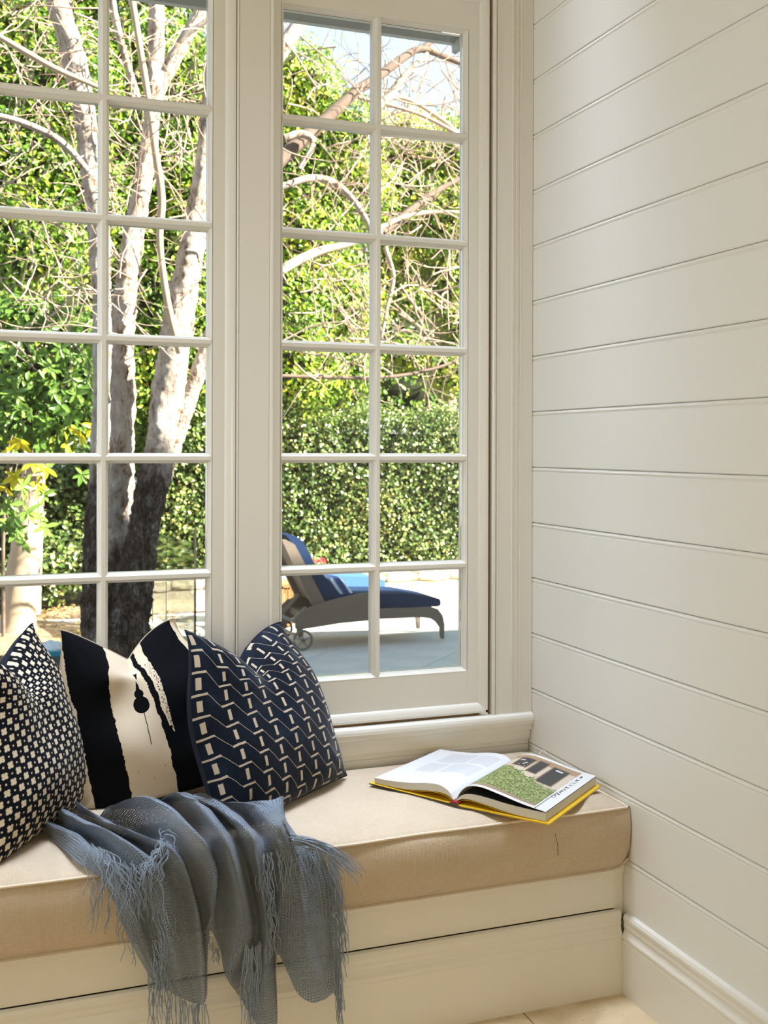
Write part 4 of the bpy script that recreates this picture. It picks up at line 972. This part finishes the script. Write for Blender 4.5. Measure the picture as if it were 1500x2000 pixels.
def twig_field(reg, n, Ya, Yb, m, wpx=(1.8, 4.2), lpx=(70, 230), bias=(0, 0)):
    out = []
    u0, v0, u1, v1 = reg
    for _ in range(n):
        u, v, Y = r8.uniform(u0, u1), r8.uniform(v0, v1), r8.uniform(Ya, Yb)
        p = at_y(u, v, Y); D_ = depth(p); L = r8.uniform(*lpx)*D_/FPX; w = r8.uniform(*wpx)/2*D_/FPX
        an = r8.uniform(0, 2*PI); d = np.array([math.cos(an)+bias[0], r8.normal(0, 0.35), math.sin(an)*0.8+bias[1]]); d /= np.linalg.norm(d)
        bend = r8.normal(0, 0.16, 3); pts = [p]; jobs = []
        for e in range(8):
            d = d+bend*0.45+r8.normal(0, 0.10, 3); d /= np.linalg.norm(d); pts.append(pts[-1]+d*L/8)
            if e in (2, 4, 6) and r8.random() < 0.75: jobs.append((pts[-1], d.copy(), e))
        out.append((np.array(pts), np.linspace(w, w*0.45, 9)))
        for q, dd, e in jobs:
            dd = dd+r8.normal(0, 0.75, 3); dd /= np.linalg.norm(dd); l2 = L*r8.uniform(0.25, 0.55); pp = [q]; bd = r8.normal(0, 0.15, 3)
            for _k in range(5):
                dd = dd+bd+r8.normal(0, 0.10, 3); dd /= np.linalg.norm(dd); pp.append(pp[-1]+dd*l2/5)
            out.append((np.array(pp), np.linspace(w*0.6, w*0.3, 6)))
    stuff(tubes('twigs', out, m, tree, 5))
twig_field((-20, 20, 200, 640), 150, 5.2, 7.2, TWIG, bias=(0.25, -0.15))
twig_field((205, 20, 415, 660), 95, 5.0, 7.2, TWIG)
twig_field((545, 90, 735, 740), 80, 6.0, 7.6, TWIG, bias=(0.3, 0.1))
twig_field((735, 90, 915, 720), 130, 6.0, 7.6, TWIG, bias=(0.2, 0.0))
twig_field((545, 20, 910, 250), 34, 6.2, 7.4, DTWIG, (1.2, 2.6), (60, 160), bias=(0.4, 0.3))

# ---- leafy trees beyond
def blob(u, v, Y, ru, rv, ry):
    q = at_y(u, v, Y); k = depth(q)/FPX
    return (tuple(q), (ru*k, ry, rv*k))
def bg_tree(name, label, blobs, n, seed, L=0.078, W=0.036, tmean=0.55, trunk=None):
    tmean = tmean+0.06; B = [blob(*b) for b in blobs]; r = np.random.default_rng(seed)
    base = trunk[0] if trunk is not None else (B[0][0][0], B[0][0][1], G+0.2)
    root = tag(empty(name, tuple(base)), label, 'tree', None)
    low = min(B, key=lambda q: q[0][2])[0]
    tp_ = [np.array([low[0], low[1]+0.3, G]), np.array([low[0]+0.1, low[1]+0.35, low[2]]), np.array([B[0][0][0], B[0][0][1]+0.3, B[0][0][2]])]
    tubes('trunk', [(spline(tp_, 12), np.linspace(0.13, 0.06, 12))], BARK2, root, 9)
    ellipsoid_core('shade_core', [(c, tuple(np.array(q)*0.70)) for c, q in B], CORE, root, seed)
    P, Nn = crown_points(B, n, r, 0.30)
    tcl = 0.12*np.sin(P[:, 0]*3.1+seed)*np.sin(P[:, 2]*3.7)
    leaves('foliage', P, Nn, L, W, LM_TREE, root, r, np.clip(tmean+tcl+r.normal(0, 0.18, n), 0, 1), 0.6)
    return root
bg_tree('evergreen_tree', 'bright green leafy tree behind the pale trunk at the upper left', [(30,40,9.2,110,110,.8),(130,170,9.0,100,120,.7),(20,300,9.1,110,110,.7),(150,380,9.3,90,110,.7),(60,470,9.0,120,100,.7),(-60,160,9.3,120,170,.8),(140,-60,9.6,130,100,.8),(-40,-40,9.6,120,110,.8)], 21000, 31)
bg_tree('evergreen_tree', 'bright green leafy tree filling the gaps between the pale stems', [(260,90,9.8,90,110,.7),(360,190,9.6,90,120,.7),(300,310,9.7,100,110,.7),(390,400,9.6,80,110,.7),(240,480,9.9,90,100,.7),(330,560,9.8,100,110,.7),(390,690,9.7,80,110,.6),(260,720,10.0,90,110,.6),(340,830,10.0,90,90,.6),(330,-40,9.9,120,90,.7)], 21000, 32)
bg_tree('evergreen_tree', 'yellow-green leafy tree at the left of the right-hand window, above the hedge', [(585,175,10.4,75,80,.7),(670,265,10.3,75,75,.7),(575,320,10.4,80,100,.7),(690,380,10.2,70,80,.7),(600,470,10.1,85,90,.7),(560,600,9.9,80,100,.7),(660,600,10.1,80,80,.7),(590,720,9.7,80,90,.6),(680,715,10.0,55,60,.5),(500,220,10.5,90,140,.7),(480,500,10.3,90,160,.7)], 22000, 33, tmean=0.66)
bg_tree('evergreen_tree', 'yellow-green leafy tree at the right of the right-hand window, below open sky', [(790,285,10.9,60,60,.7),(880,300,10.8,65,65,.7),(800,400,10.8,65,60,.6),(890,430,10.6,65,70,.6),(770,500,10.9,50,45,.5),(880,540,10.7,55,55,.5),(800,590,10.8,45,35,.5),(900,640,10.6,45,60,.5),(880,730,10.3,40,45,.4),(790,690,10.6,40,35,.4),(960,400,10.9,80,200,.7)], 17000, 34, tmean=0.74, L=0.070)
# distant darker tree belt
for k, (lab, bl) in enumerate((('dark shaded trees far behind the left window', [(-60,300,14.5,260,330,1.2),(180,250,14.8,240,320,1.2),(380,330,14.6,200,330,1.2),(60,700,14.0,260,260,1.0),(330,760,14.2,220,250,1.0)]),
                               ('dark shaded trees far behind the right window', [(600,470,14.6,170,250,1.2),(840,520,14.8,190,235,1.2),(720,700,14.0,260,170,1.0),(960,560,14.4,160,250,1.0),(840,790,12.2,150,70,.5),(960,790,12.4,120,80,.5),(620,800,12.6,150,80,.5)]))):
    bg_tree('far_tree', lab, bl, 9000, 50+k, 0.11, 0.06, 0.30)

# ---- shrubs and trees on the left
lt_root = tag(empty('tree', tuple(at_z(38, 1236, G))), 'single tree trunk at the far left with tan bark, standing in leaf litter', 'tree')
limb('trunk', [(28,1262,100),(34,1225,74),(40,1160,60),(46,1090,56),(53,1030,52),(62,960,48),(70,880,42),(72,780,36)], 8.05, 8.05, BARK2, lt_root, 16, 0.05, 3)
shrub('shade_shrub', 'small-leaved shrub in patchy shade between the two tree trunks on the left', [(at_y(130, 1090, 9.7), (0.55, 0.4, 0.32)), (at_y(70, 1120, 9.7), (0.45, 0.4, 0.30)), (at_y(180, 1060, 9.9), (0.4, 0.35, 0.45)), (at_y(-20, 1090, 9.7), (0.5, 0.4, 0.45)), (at_y(110, 960, 10.2), (0.6, 0.3, 0.30)), (at_y(-10, 960, 10.4), (0.7, 0.3, 0.55)), (at_y(60, 1030, 10.6), (1.0, 0.3, 0.55)), (at_y(190, 930, 10.4), (0.5, 0.3, 0.4))], 9000, 0.06, 0.048, LM_HEDGE, 61)
shrub('clipped_shrub', 'dense small-leaved shrub to the right of the multi-stemmed tree', [(at_y(375, 1040, 9.9), (0.5, 0.4, 0.65)), (at_y(345, 960, 9.9), (0.5, 0.4, 0.5)), (at_y(400, 1100, 9.9), (0.5, 0.4, 0.35)), (at_y(400, 930, 9.9), (0.5, 0.4, 0.45)), (at_y(320, 1080, 9.9), (0.35, 0.4, 0.3))], 15000, 0.045, 0.033, LM_HEDGE, 62, tmean=0.42)

# large-leaved shrub: its biggest leaves are single pieces in whorls
big = tag(empty('broad_leaved_shrub', (at_z(60, 1236, G)[0], 7.6, G)), 'shrub with large glossy leaves, some turning yellow, at the left window edge', 'shrub')
r9 = np.random.default_rng(9)
B = [blob(40, 720, 7.75, 95, 70, .3), blob(140, 760, 7.7, 75, 70, .3), blob(30, 820, 7.6, 80, 50, .3), blob(120, 840, 7.6, 80, 45, .3), blob(150, 650, 7.85, 70, 50, .3), blob(40, 620, 7.9, 70, 40, .3)]
ellipsoid_core('shade_core', [(c, tuple(np.array(q)*0.62)) for c, q in B], CORE, big, 5)
P, Nn = crown_points(B, 2600, r9, 0.2)
leaves('foliage', P, Nn, 0.10, 0.045, LM_BIG, big, r9, np.clip(r9.normal(0.62, 0.15, 2600), 0, 0.84), 1.2)
LV = []
for kx in range(4):
    nn_ = 5; v = []; f = []
    for e in range(nn_+1):
        t = e/nn_; w = 0.19*math.sin(PI*min(1, t*0.93+0.07))**0.8*(1 if e < nn_ else 0.05); z = -0.22*t*t
        v += [(-w, t, z+0.05), (0, t, z), (w, t, z+0.05)]
    for e in range(nn_):
        b = e*3; f += [[b, b+1, b+4, b+3], [b+1, b+2, b+5, b+4]]
    me_attr = [(0.52, 0.68, 0.78, 0.95)[kx]]*len(v)
    LV.append((v, f, me_attr))
lmesh = {}
def big_leaf(p, d, up, L, kx):
    if kx not in lmesh:
        v, f, a = LV[kx]; o = mesh_np('leaf', v, f, LM_BIG, big, True, attr=a); lmesh[kx] = o.data
    else:
        o = link(bpy.data.objects.new('leaf', lmesh[kx]), big)
    d = Vector(d).normalized(); u_ = Vector(up); x = d.cross(u_).normalized(); z = x.cross(d)
    o.matrix_basis = Matrix(((x[0]*L, d[0]*L, z[0]*L, p[0]), (x[1]*L, d[1]*L, z[1]*L, p[1]), (x[2]*L, d[2]*L, z[2]*L, p[2]), (0, 0, 0, 1)))
    return o
WH = [(10,950,6.6,3),(45,950,6.5,2),(72,945,6.6,3),(30,1010,6.5,1),(88,1030,6.6,2),(50,1060,6.6,1),(12,1020,6.6,2),(28,930,6.6,3),(62,905,6.5,3),(20,985,6.6,1),(55,1000,6.5,2),(85,965,6.7,2),(35,1035,6.6,1),(75,1010,6.6,2),(15,880,6.6,3),(90,915,6.6,3),(160,850,6.7,3),(185,835,6.7,3),(130,870,6.7,3),(40,860,6.6,3)]
for u, v in [(12,735),(30,765),(60,745),(95,720),(100,760),(140,735),(150,770),(120,790),(170,795),(60,800),(20,810),(90,830),(175,700),(160,660),(120,680),(70,690),(20,690),(45,640),(140,810),(75,865),(180,760),(186,905),(160,925),(150,640),(100,640),(185,620),(10,850),(110,845)]:
    WH.append((u, v, r9.uniform(6.6, 7.0), int(r9.choice([0, 1, 1, 2, 2]))))
for u, v, Y, kx in WH:
    Y += 0.50; c = at_y(u, v, Y); ax = np.array([r9.normal(0, 0.35), -0.65+r9.normal(0, 0.2), -0.05+r9.normal(0, 0.3)]); ax /= np.linalg.norm(ax)
    ref = np.cross(ax, [0, 0, 1]); ref /= np.linalg.norm(ref); ref2 = np.cross(ax, ref)
    ph = r9.uniform(0, 6); nl = 6
    for e in range(nl):
        th = ph+e*2*PI/nl+r9.normal(0, 0.2)
        d = ref*math.cos(th)+ref2*math.sin(th)+ax*r9.uniform(0.15, 0.6)+np.array([0, 0, -0.35])
        k2 = kx if r9.random() < 0.8 else max(0, kx-1)
        big_leaf(c, d, ax+np.array([0.2, -0.2, 0.5]), r9.uniform(0.09, 0.135), k2)
stemsb = []
for u, v, Y, kx in WH[:16]:
    c = at_y(u, v, Y+0.5); q = at_y(u*0.6+30, v-60, 7.6); stemsb.append((spline([q, (q+c)/2+np.array([0, 0, .03]), c], 7), 0.005))
tubes('stems', stemsb, DTWIG, big, 5)
tubes('stems', [(spline([np.array([at_z(60, 1236, G)[0]-0.25, 7.75, G]), at_y(8, 1000, 7.75), at_y(30, 800, 7.75), at_y(50, 640, 7.85)], 14), np.linspace(0.02, 0.012, 14))], DTWIG, big, 6)
# fallen leaves
n = 2600; r = np.random.default_rng(77)
P = np.stack([r.uniform(-3.0, 0.5, n), r.uniform(5.8, 10.2, n), np.full(n, G+0.012)], -1)
LITTER = leaf_mat('litter_leaf', [(0.0, (0.14, 0.08, 0.04)), (0.4, (0.36, 0.22, 0.09)), (0.7, (0.55, 0.42, 0.10)), (1.0, (0.62, 0.55, 0.25))], 0.7, 0.1)
tag(leaves('leaf_litter', P, np.array([0, 0, 1.0])+r.normal(size=(n, 3))*0.4, 0.055, 0.03, LITTER, None, r, r.uniform(0, 1, n), 0), 'yellow and brown fallen leaves scattered on the mulched bed', 'leaf litter', None, 'stuff')

# ================================================================== TERRACE FURNITURE
# low stone wall: blocks with rough capping stones
STONE = plain('pale_sandstone', (0.66, 0.57, 0.44), 0.9, 0.2, var=0.22, vscale=5, bscale=22, bstr=0.5)
WY = 8.88
lw = tag(empty('garden_wall', (2.6, WY+0.1, G)), 'low pale sandstone garden wall with rough capping stones below the clipped hedge', 'wall')
boxes('wall_core', [((0.15, WY+0.03, G), (7.6, WY+0.26, G+0.27))], STONE, lw)
rw_ = random.Random(4); x = 0.15
while x < 7.4:
    w = rw_.uniform(0.62, 0.95)
    box('stone_block', (x+0.004, WY+rw_.uniform(0, 0.008), G), (x+w-0.004, WY+0.05, G+0.225), STONE, lw, 0.006); x += w
x = 0.15
def rough_stone(name, x0, x1, y0, y1, z0, z1, parent, seed):
    bm = bmesh.new(); bmesh.ops.create_cube(bm, size=1); bmesh.ops.subdivide_edges(bm, edges=list(bm.edges), cuts=1, use_grid_fill=True)
    rr = random.Random(seed)
    for q in bm.verts:
        k = 0.90 if abs(q.co.x) > 0.4 and abs(q.co.z) > 0.4 else 1.0
        q.co = Vector((x0+(q.co.x*k+0.5)*(x1-x0)+rr.uniform(-.012, .012), y0+(q.co.y*k+0.5)*(y1-y0)+rr.uniform(-.012, .012), z0+(q.co.z*k+0.5)*(z1-z0)+rr.uniform(-.008, .008)))
    me = bpy.data.meshes.new(name); bm.to_mesh(me); bm.free(); me.materials.append(STONE)
    return link(bpy.data.objects.new(name, me), parent)
k = 0
while x < 7.4:
    w = rw_.uniform(0.20, 0.42); k += 1
    rough_stone('capping_stone', x+0.008, x+w-0.006, WY-0.015, WY+0.27, G+0.235, G+0.315+rw_.uniform(0, .02), lw, k); x += w
step = tag(boxes('stone_step', [((0.9, 8.32, G-0.02), (7.6, WY-0.005, G+0.045))], STONE), 'long pale stone step at the foot of the low garden wall', 'step')

m, nt, p = mat('wicker')
oc = objcoord(nt)
w1 = N(nt, 'ShaderNodeTexWave', wave_type='BANDS', bands_direction='X'); w1.inputs['Scale'].default_value = 28; nt.links.new(oc, w1.inputs[0])
w2 = N(nt, 'ShaderNodeTexWave', wave_type='BANDS', bands_direction='Z'); w2.inputs['Scale'].default_value = 36; nt.links.new(oc, w2.inputs[0])
ww = M_(nt, 'MULTIPLY', w1.outputs['Fac'], w2.outputs['Fac'])
nt.links.new(mixc(nt, ww, (0.13, 0.095, 0.07), (0.33, 0.265, 0.215)), p.inputs['Base Color']); p.inputs['Roughness'].default_value = 0.65; bump(nt, p, ww, 0.5, 0.006)
WICK = m
NAVY = plain('navy_canvas', (0.006, 0.026, 0.085), 0.8, 0.25, var=0.15, vscale=5)
SKYB = plain('blue_canvas', (0.06, 0.15, 0.42), 0.8, 0.25, var=0.1)
m, nt, p = mat('striped_canvas')
tc = N(nt, 'ShaderNodeTexCoord'); sx = N(nt, 'ShaderNodeSeparateXYZ'); nt.links.new(tc.outputs['Generated'], sx.inputs[0])
fz = M_(nt, 'FRACT', M_(nt, 'MULTIPLY', M_(nt, 'ADD', sx.outputs[0], M_(nt, 'MULTIPLY', sx.outputs[2], 0.55)), 2.6))
nt.links.new(ramp(nt, fz, [(0.0, (0.015, 0.05, 0.18)), (0.45, (0.015, 0.05, 0.18)), (0.47, (0.22, 0.34, 0.55)), (0.62, (0.75, 0.80, 0.85)), (0.80, (0.75, 0.80, 0.85)), (0.82, (0.05, 0.12, 0.32))]), p.inputs['Base Color']); p.inputs['Roughness'].default_value = 0.8
STRIPE = m
METAL = plain('grey_metal', (0.30, 0.28, 0.26), 0.5, 0.5, 0.4)
RUBBER = plain('wheel_tyre', (0.16, 0.14, 0.13), 0.8)
YN, YFAR = 6.32, 6.95
lng = tag(empty('sun_lounger', (1.8, 6.6, G)), 'brown wicker sun lounger with dark blue cushion and raised back, on the terrace', 'sun lounger')
def side_prism(name, px, y0, y1, m, parent, yref=None):
    yref = YN if yref is None else yref
    q = [at_y(u, v, yref) for u, v in px]
    return prism(name, [(a[0], a[2]) for a in q], 1, y0, y1, m, parent)
ARM = [(584,1206),(596,1192),(616,1182),(650,1172),(690,1163),(718,1158),(723,1162),(724,1212),(700,1214),(660,1218),(624,1224),(586,1230),(578,1228),(578,1214)]
side_prism('side_panel', ARM, YN, YN+0.035, WICK, lng)
side_prism('side_panel', ARM, YFAR-0.035, YFAR, WICK, lng)
RAIL = [(720,1190),(780,1188),(845,1186),(856,1190),(865,1202),(869,1220),(868,1248),(863,1248),(861,1226),(853,1215),(842,1208),(820,1206),(770,1208),(720,1210)]
for y in (YN+0.005, YFAR-0.045):
    side_prism('front_leg', RAIL, y, y+0.04, WICK, lng)
q = [at_y(u, v, YN) for u, v in ((600, 1194), (846, 1188), (846, 1204), (600, 1216))]
boxes('seat_frame', [((q[0][0], YN+0.02, q[3][2]), (q[1][0], YFAR-0.02, q[1][2]-0.005))], WICK, lng)
# seat and back cushions
qa, qb = at_y(645, 1192, YN), at_y(866, 1158, YN)
CUX = [(660,1186),(660,1165),(700,1161),(760,1161),(805,1161),(835,1166),(862,1171),(865,1176),(864,1184),(858,1186),(800,1187)]
o = side_prism('seat_pad', CUX, YN+0.045, YFAR-0.045, NAVY, lng)
BACKF = [(553,1056),(560,1054),(578,1064),(640,1180),(628,1186),(612,1182)]
side_prism('back_frame', BACKF, YN+0.04, YN+0.085, WICK, lng)
side_prism('back_frame', BACKF, YFAR-0.085, YFAR-0.04, WICK, lng)
side_prism('back_panel', [(562,1060),(572,1062),(634,1178),(624,1180)], YN+0.08, YFAR-0.08, WICK, lng)
side_prism('back_pad', [(562,1046),(570,1044),(588,1052),(598,1062),(616,1098),(640,1130),(672,1166),(660,1176),(642,1178),(576,1064)], YN+0.06, YFAR-0.06, NAVY, lng)
for y in (YN+0.03, YFAR-0.06):
    side_prism('back_strut', [(598,1186),(603,1189),(578,1218),(560,1212),(546,1204),(548,1198),(562,1205),(573,1210)], y, y+0.02, METAL, lng)
    side_prism('back_strut', [(584,1160),(589,1163),(566,1192),(548,1206),(545,1202),(562,1188)], y+0.02, y+0.04, WICK, lng)
    side_prism('rear_leg', [(578,1212),(592,1212),(594,1244),(586,1246)], y-0.005, y+0.03, WICK, lng)
side_prism('middle_leg', [(659,1214),(667,1214),(667,1231),(659,1231)], YFAR-0.1, YFAR-0.06, WICK, lng)
wc = at_y(591, 1247, YN); rad = 20.5*depth(wc)/FPX; wc[2] = G+rad+0.004
def wheel(y):
    a = np.linspace(0, 2*PI, 29); ring = [(wc[0]+rad*0.88*math.cos(t), y, wc[2]+rad*0.88*math.sin(t)) for t in a]
    w = tubes('wheel', [(ring, rad*0.12)], RUBBER, lng, 8)
    for t in range(5):
        an = t*2*PI/5+0.3; tubes('spoke', [([(wc[0], y, wc[2]), (wc[0]+rad*0.85*math.cos(an), y, wc[2]+rad*0.85*math.sin(an))], rad*0.07)], METAL, w, 6)
    tubes('hub', [([(wc[0], y-0.02, wc[2]), (wc[0], y+0.02, wc[2])], rad*0.18)], METAL, w, 8)
wheel(YN-0.01); wheel(YFAR+0.01)
tubes('axle', [([(wc[0], YN-0.02, wc[2]), (wc[0], YFAR+0.02, wc[2])], 0.012)], METAL, lng, 8)
sp = tag(empty('striped_pillow', tuple(at_y(660, 1160, YN+0.3))), 'blue and white striped pillow lying against the back of the wicker sun lounger', 'pillow')
pq = [at_y(u, v, YN+0.25) for u, v in ((630,1138),(640,1122),(656,1124),(684,1158),(682,1166),(664,1166))]
o = prism('cover', [(a[0], a[2]) for a in pq], 1, YN+0.12, YN+0.52, STRIPE, sp)
bv = o.modifiers.new('soft', 'BEVEL'); bv.width = 0.02; bv.segments = 3
# second lounger, side table behind
l2 = tag(empty('sun_lounger', (at_y(700, 1180, 7.75)[0], 7.9, G)), 'second sun lounger with sunlit pale blue cushion, behind the wicker one', 'sun lounger')
yb = 7.75
side_prism('seat_pad', [(620,1150),(620,1128),(680,1126),(735,1128),(752,1134),(753,1148),(746,1151)], yb, yb+0.5, SKYB, l2, yb)
side_prism('frame', [(560,1162),(560,1152),(745,1151),(745,1158),(700,1160),(640,1161)], yb+0.02, yb+0.48, WICK, l2, yb)
q = [at_y(u, v, yb) for u, v in ((736,1156),(742,1156))]
for y in (yb+0.03, yb+0.42):
    boxes('leg', [((q[0][0], y, G+0.05), (q[1][0], y+0.04, q[0][2]+0.01))], WICK, l2)
    a = at_y(590, 1160, yb); boxes('leg', [((a[0], y, G+0.001), (a[0]+0.04, y+0.04, a[2]+0.01))], WICK, l2)
side_prism('back_pad', [(535,1075),(552,1070),(574,1090),(590,1135),(575,1140),(556,1142)], yb+0.03, yb+0.47, plain('white_towelling', (0.78, 0.79, 0.82), 0.9), l2, yb)
TEAK = plain('teak_wood', (0.42, 0.20, 0.07), 0.6, 0.4, var=0.25, vscale=7)
tb_ = tag(empty('side_table', (at_y(575, 1180, 7.25)[0], 7.4, G)), 'small orange-brown teak side table behind the raised back of the wicker lounger', 'table')
a, b = at_y(546, 1142, 7.2), at_y(592, 1142, 7.2)
boxes('tabletop', [((a[0], 7.2, a[2]-0.03), (b[0], 7.62, a[2]))], TEAK, tb_)
for x in (a[0]+0.01, b[0]-0.05):
    for y in (7.21, 7.57): boxes('leg', [((x, y, G+0.002), (x+0.04, y+0.04, a[2]-0.03))], TEAK, tb_)
for k in range(5):
    x = a[0]+0.06+k*0.03; boxes('slat', [((x, 7.215, G+0.1), (x+0.016, 7.235, a[2]-0.03))], TEAK, tb_)
boxes('shelf', [((a[0]+0.03, 7.23, G+0.09), (b[0]-0.03, 7.6, G+0.11))], TEAK, tb_)
# red flowers by the hedge
fp = at_y(622, 1112, 8.7)
fl_ = tag(empty('flowering_plant', (fp[0], 8.98, G+0.345)), 'small plant with red flowers on the stone wall behind the raised lounger back', 'plant')
r = np.random.default_rng(15)
P = np.array([fp[0], 9.0, G+0.46])+r.normal(size=(160, 3))*np.array([0.10, 0.04, 0.05])
leaves('foliage', P, r.normal(size=(160, 3))+np.array([0, -1, .5]), 0.06, 0.03, LM_HEDGE, fl_, r)
PET = plain('red_petal', (0.65, 0.02, 0.05), 0.6)
for u, v in ((615, 1094), (619, 1097), (629, 1093), (632, 1097)):
    c = at_y(u, v, 8.95); pts = []
    V = []; F = []
    for e in range(5):
        an = e*2*PI/5; b0 = len(V); d = np.array([math.cos(an), -0.3, math.sin(an)]); s_ = np.array([-math.sin(an), 0, math.cos(an)])
        V += [c, c+d*0.02+s_*0.013, c+d*0.033, c+d*0.02-s_*0.013]; F.append([b0, b0+1, b0+2, b0+3])
    mesh_np('flower', V, F, PET, fl_)
    tubes('stalk', [([c, [c[0], 9.0, G+0.36]], 0.003)], DTWIG, fl_, 5)
# frameless pool fence: slim posts and glass sheets
pf = tag(empty('pool_fence', tuple(at_z(340, 1230, G))), 'frameless glass pool fence with thin dark uprights at the right of the left window', 'fence')
IRON = plain('dark_post', (0.03, 0.03, 0.03), 0.5)
ps = []
for u, y, w in ((381, 7.0, 0.0085), (325, 7.9, 0.005), (298, 8.3, 0.006)):
    a = at_y(u, 1200, y); z1 = at_y(u, 1030, y)[2]; ps.append((a[0], y, z1))
    boxes('post', [((a[0]-w, y-w, G-0.01), (a[0]+w, y+w, z1 if u == 381 else at_y(u, 1135, y)[2]))], IRON, pf)
for (x0, y0, z0), (x1, y1, z1) in zip(ps[:-1], ps[1:]):
    v = []; d = np.array([x1-x0, y1-y0]); d /= np.linalg.norm(d); nrm = np.array([-d[1], d[0]])*0.004
    e0, e1 = np.array([x0, y0])+d*0.02, np.array([x1, y1])-d*0.02
    for z in (G+0.06, G+0.9):
        for q in (e0-nrm, e1-nrm, e1+nrm, e0+nrm): v.append((q[0], q[1], z))
    mesh_np('pane', v, [[0, 3, 2, 1], [4, 5, 6, 7], [0, 1, 5, 4], [1, 2, 6, 5], [2, 3, 7, 6], [3, 0, 4, 7]], GLASS, pf)
# teal tub outside under the window
TEAL = plain('teal_plastic', (0.01, 0.20, 0.30), 0.35); LID = plain('pale_cloth', (0.62, 0.64, 0.62), 0.8, var=0.2, vscale=12)
Yt = 5.0; a, b = at_y(70, 1272, Yt), at_y(136, 1272, Yt)
tub = tag(empty('tub', ((a[0]+b[0])/2, Yt+0.16, G)), 'teal plastic tub with pale cloth on top, standing outside behind the cushions at left', 'tub')
prism('body', [(a[0]+0.02, G+0.001), (b[0]-0.02, G+0.001), (b[0], a[2]-0.02), (a[0], a[2]-0.02)], 1, Yt, Yt+0.32, plain('dark_grey_plastic', (0.06, 0.065, 0.07), 0.5), tub)
box('rim', (a[0]-0.012, Yt-0.012, a[2]-0.045), (b[0]+0.012, Yt+0.332, a[2]-0.008), TEAL, tub, 0.006)
bm = bmesh.new(); bmesh.ops.create_uvsphere(bm, u_segments=20, v_segments=10, radius=1)
for q in bm.verts: q.co = Vector(((a[0]+b[0])/2+q.co.x*(b[0]-a[0])*0.44, Yt+0.16+q.co.y*0.13, a[2]-0.012+max(q.co.z, 0)*0.045*(1+0.25*math.sin(q.co.x*9+q.co.y*7))))
me = bpy.data.meshes.new('cloth'); bm.to_mesh(me); bm.free(); me.materials.append(LID); link(bpy.data.objects.new('cloth', me), tub)
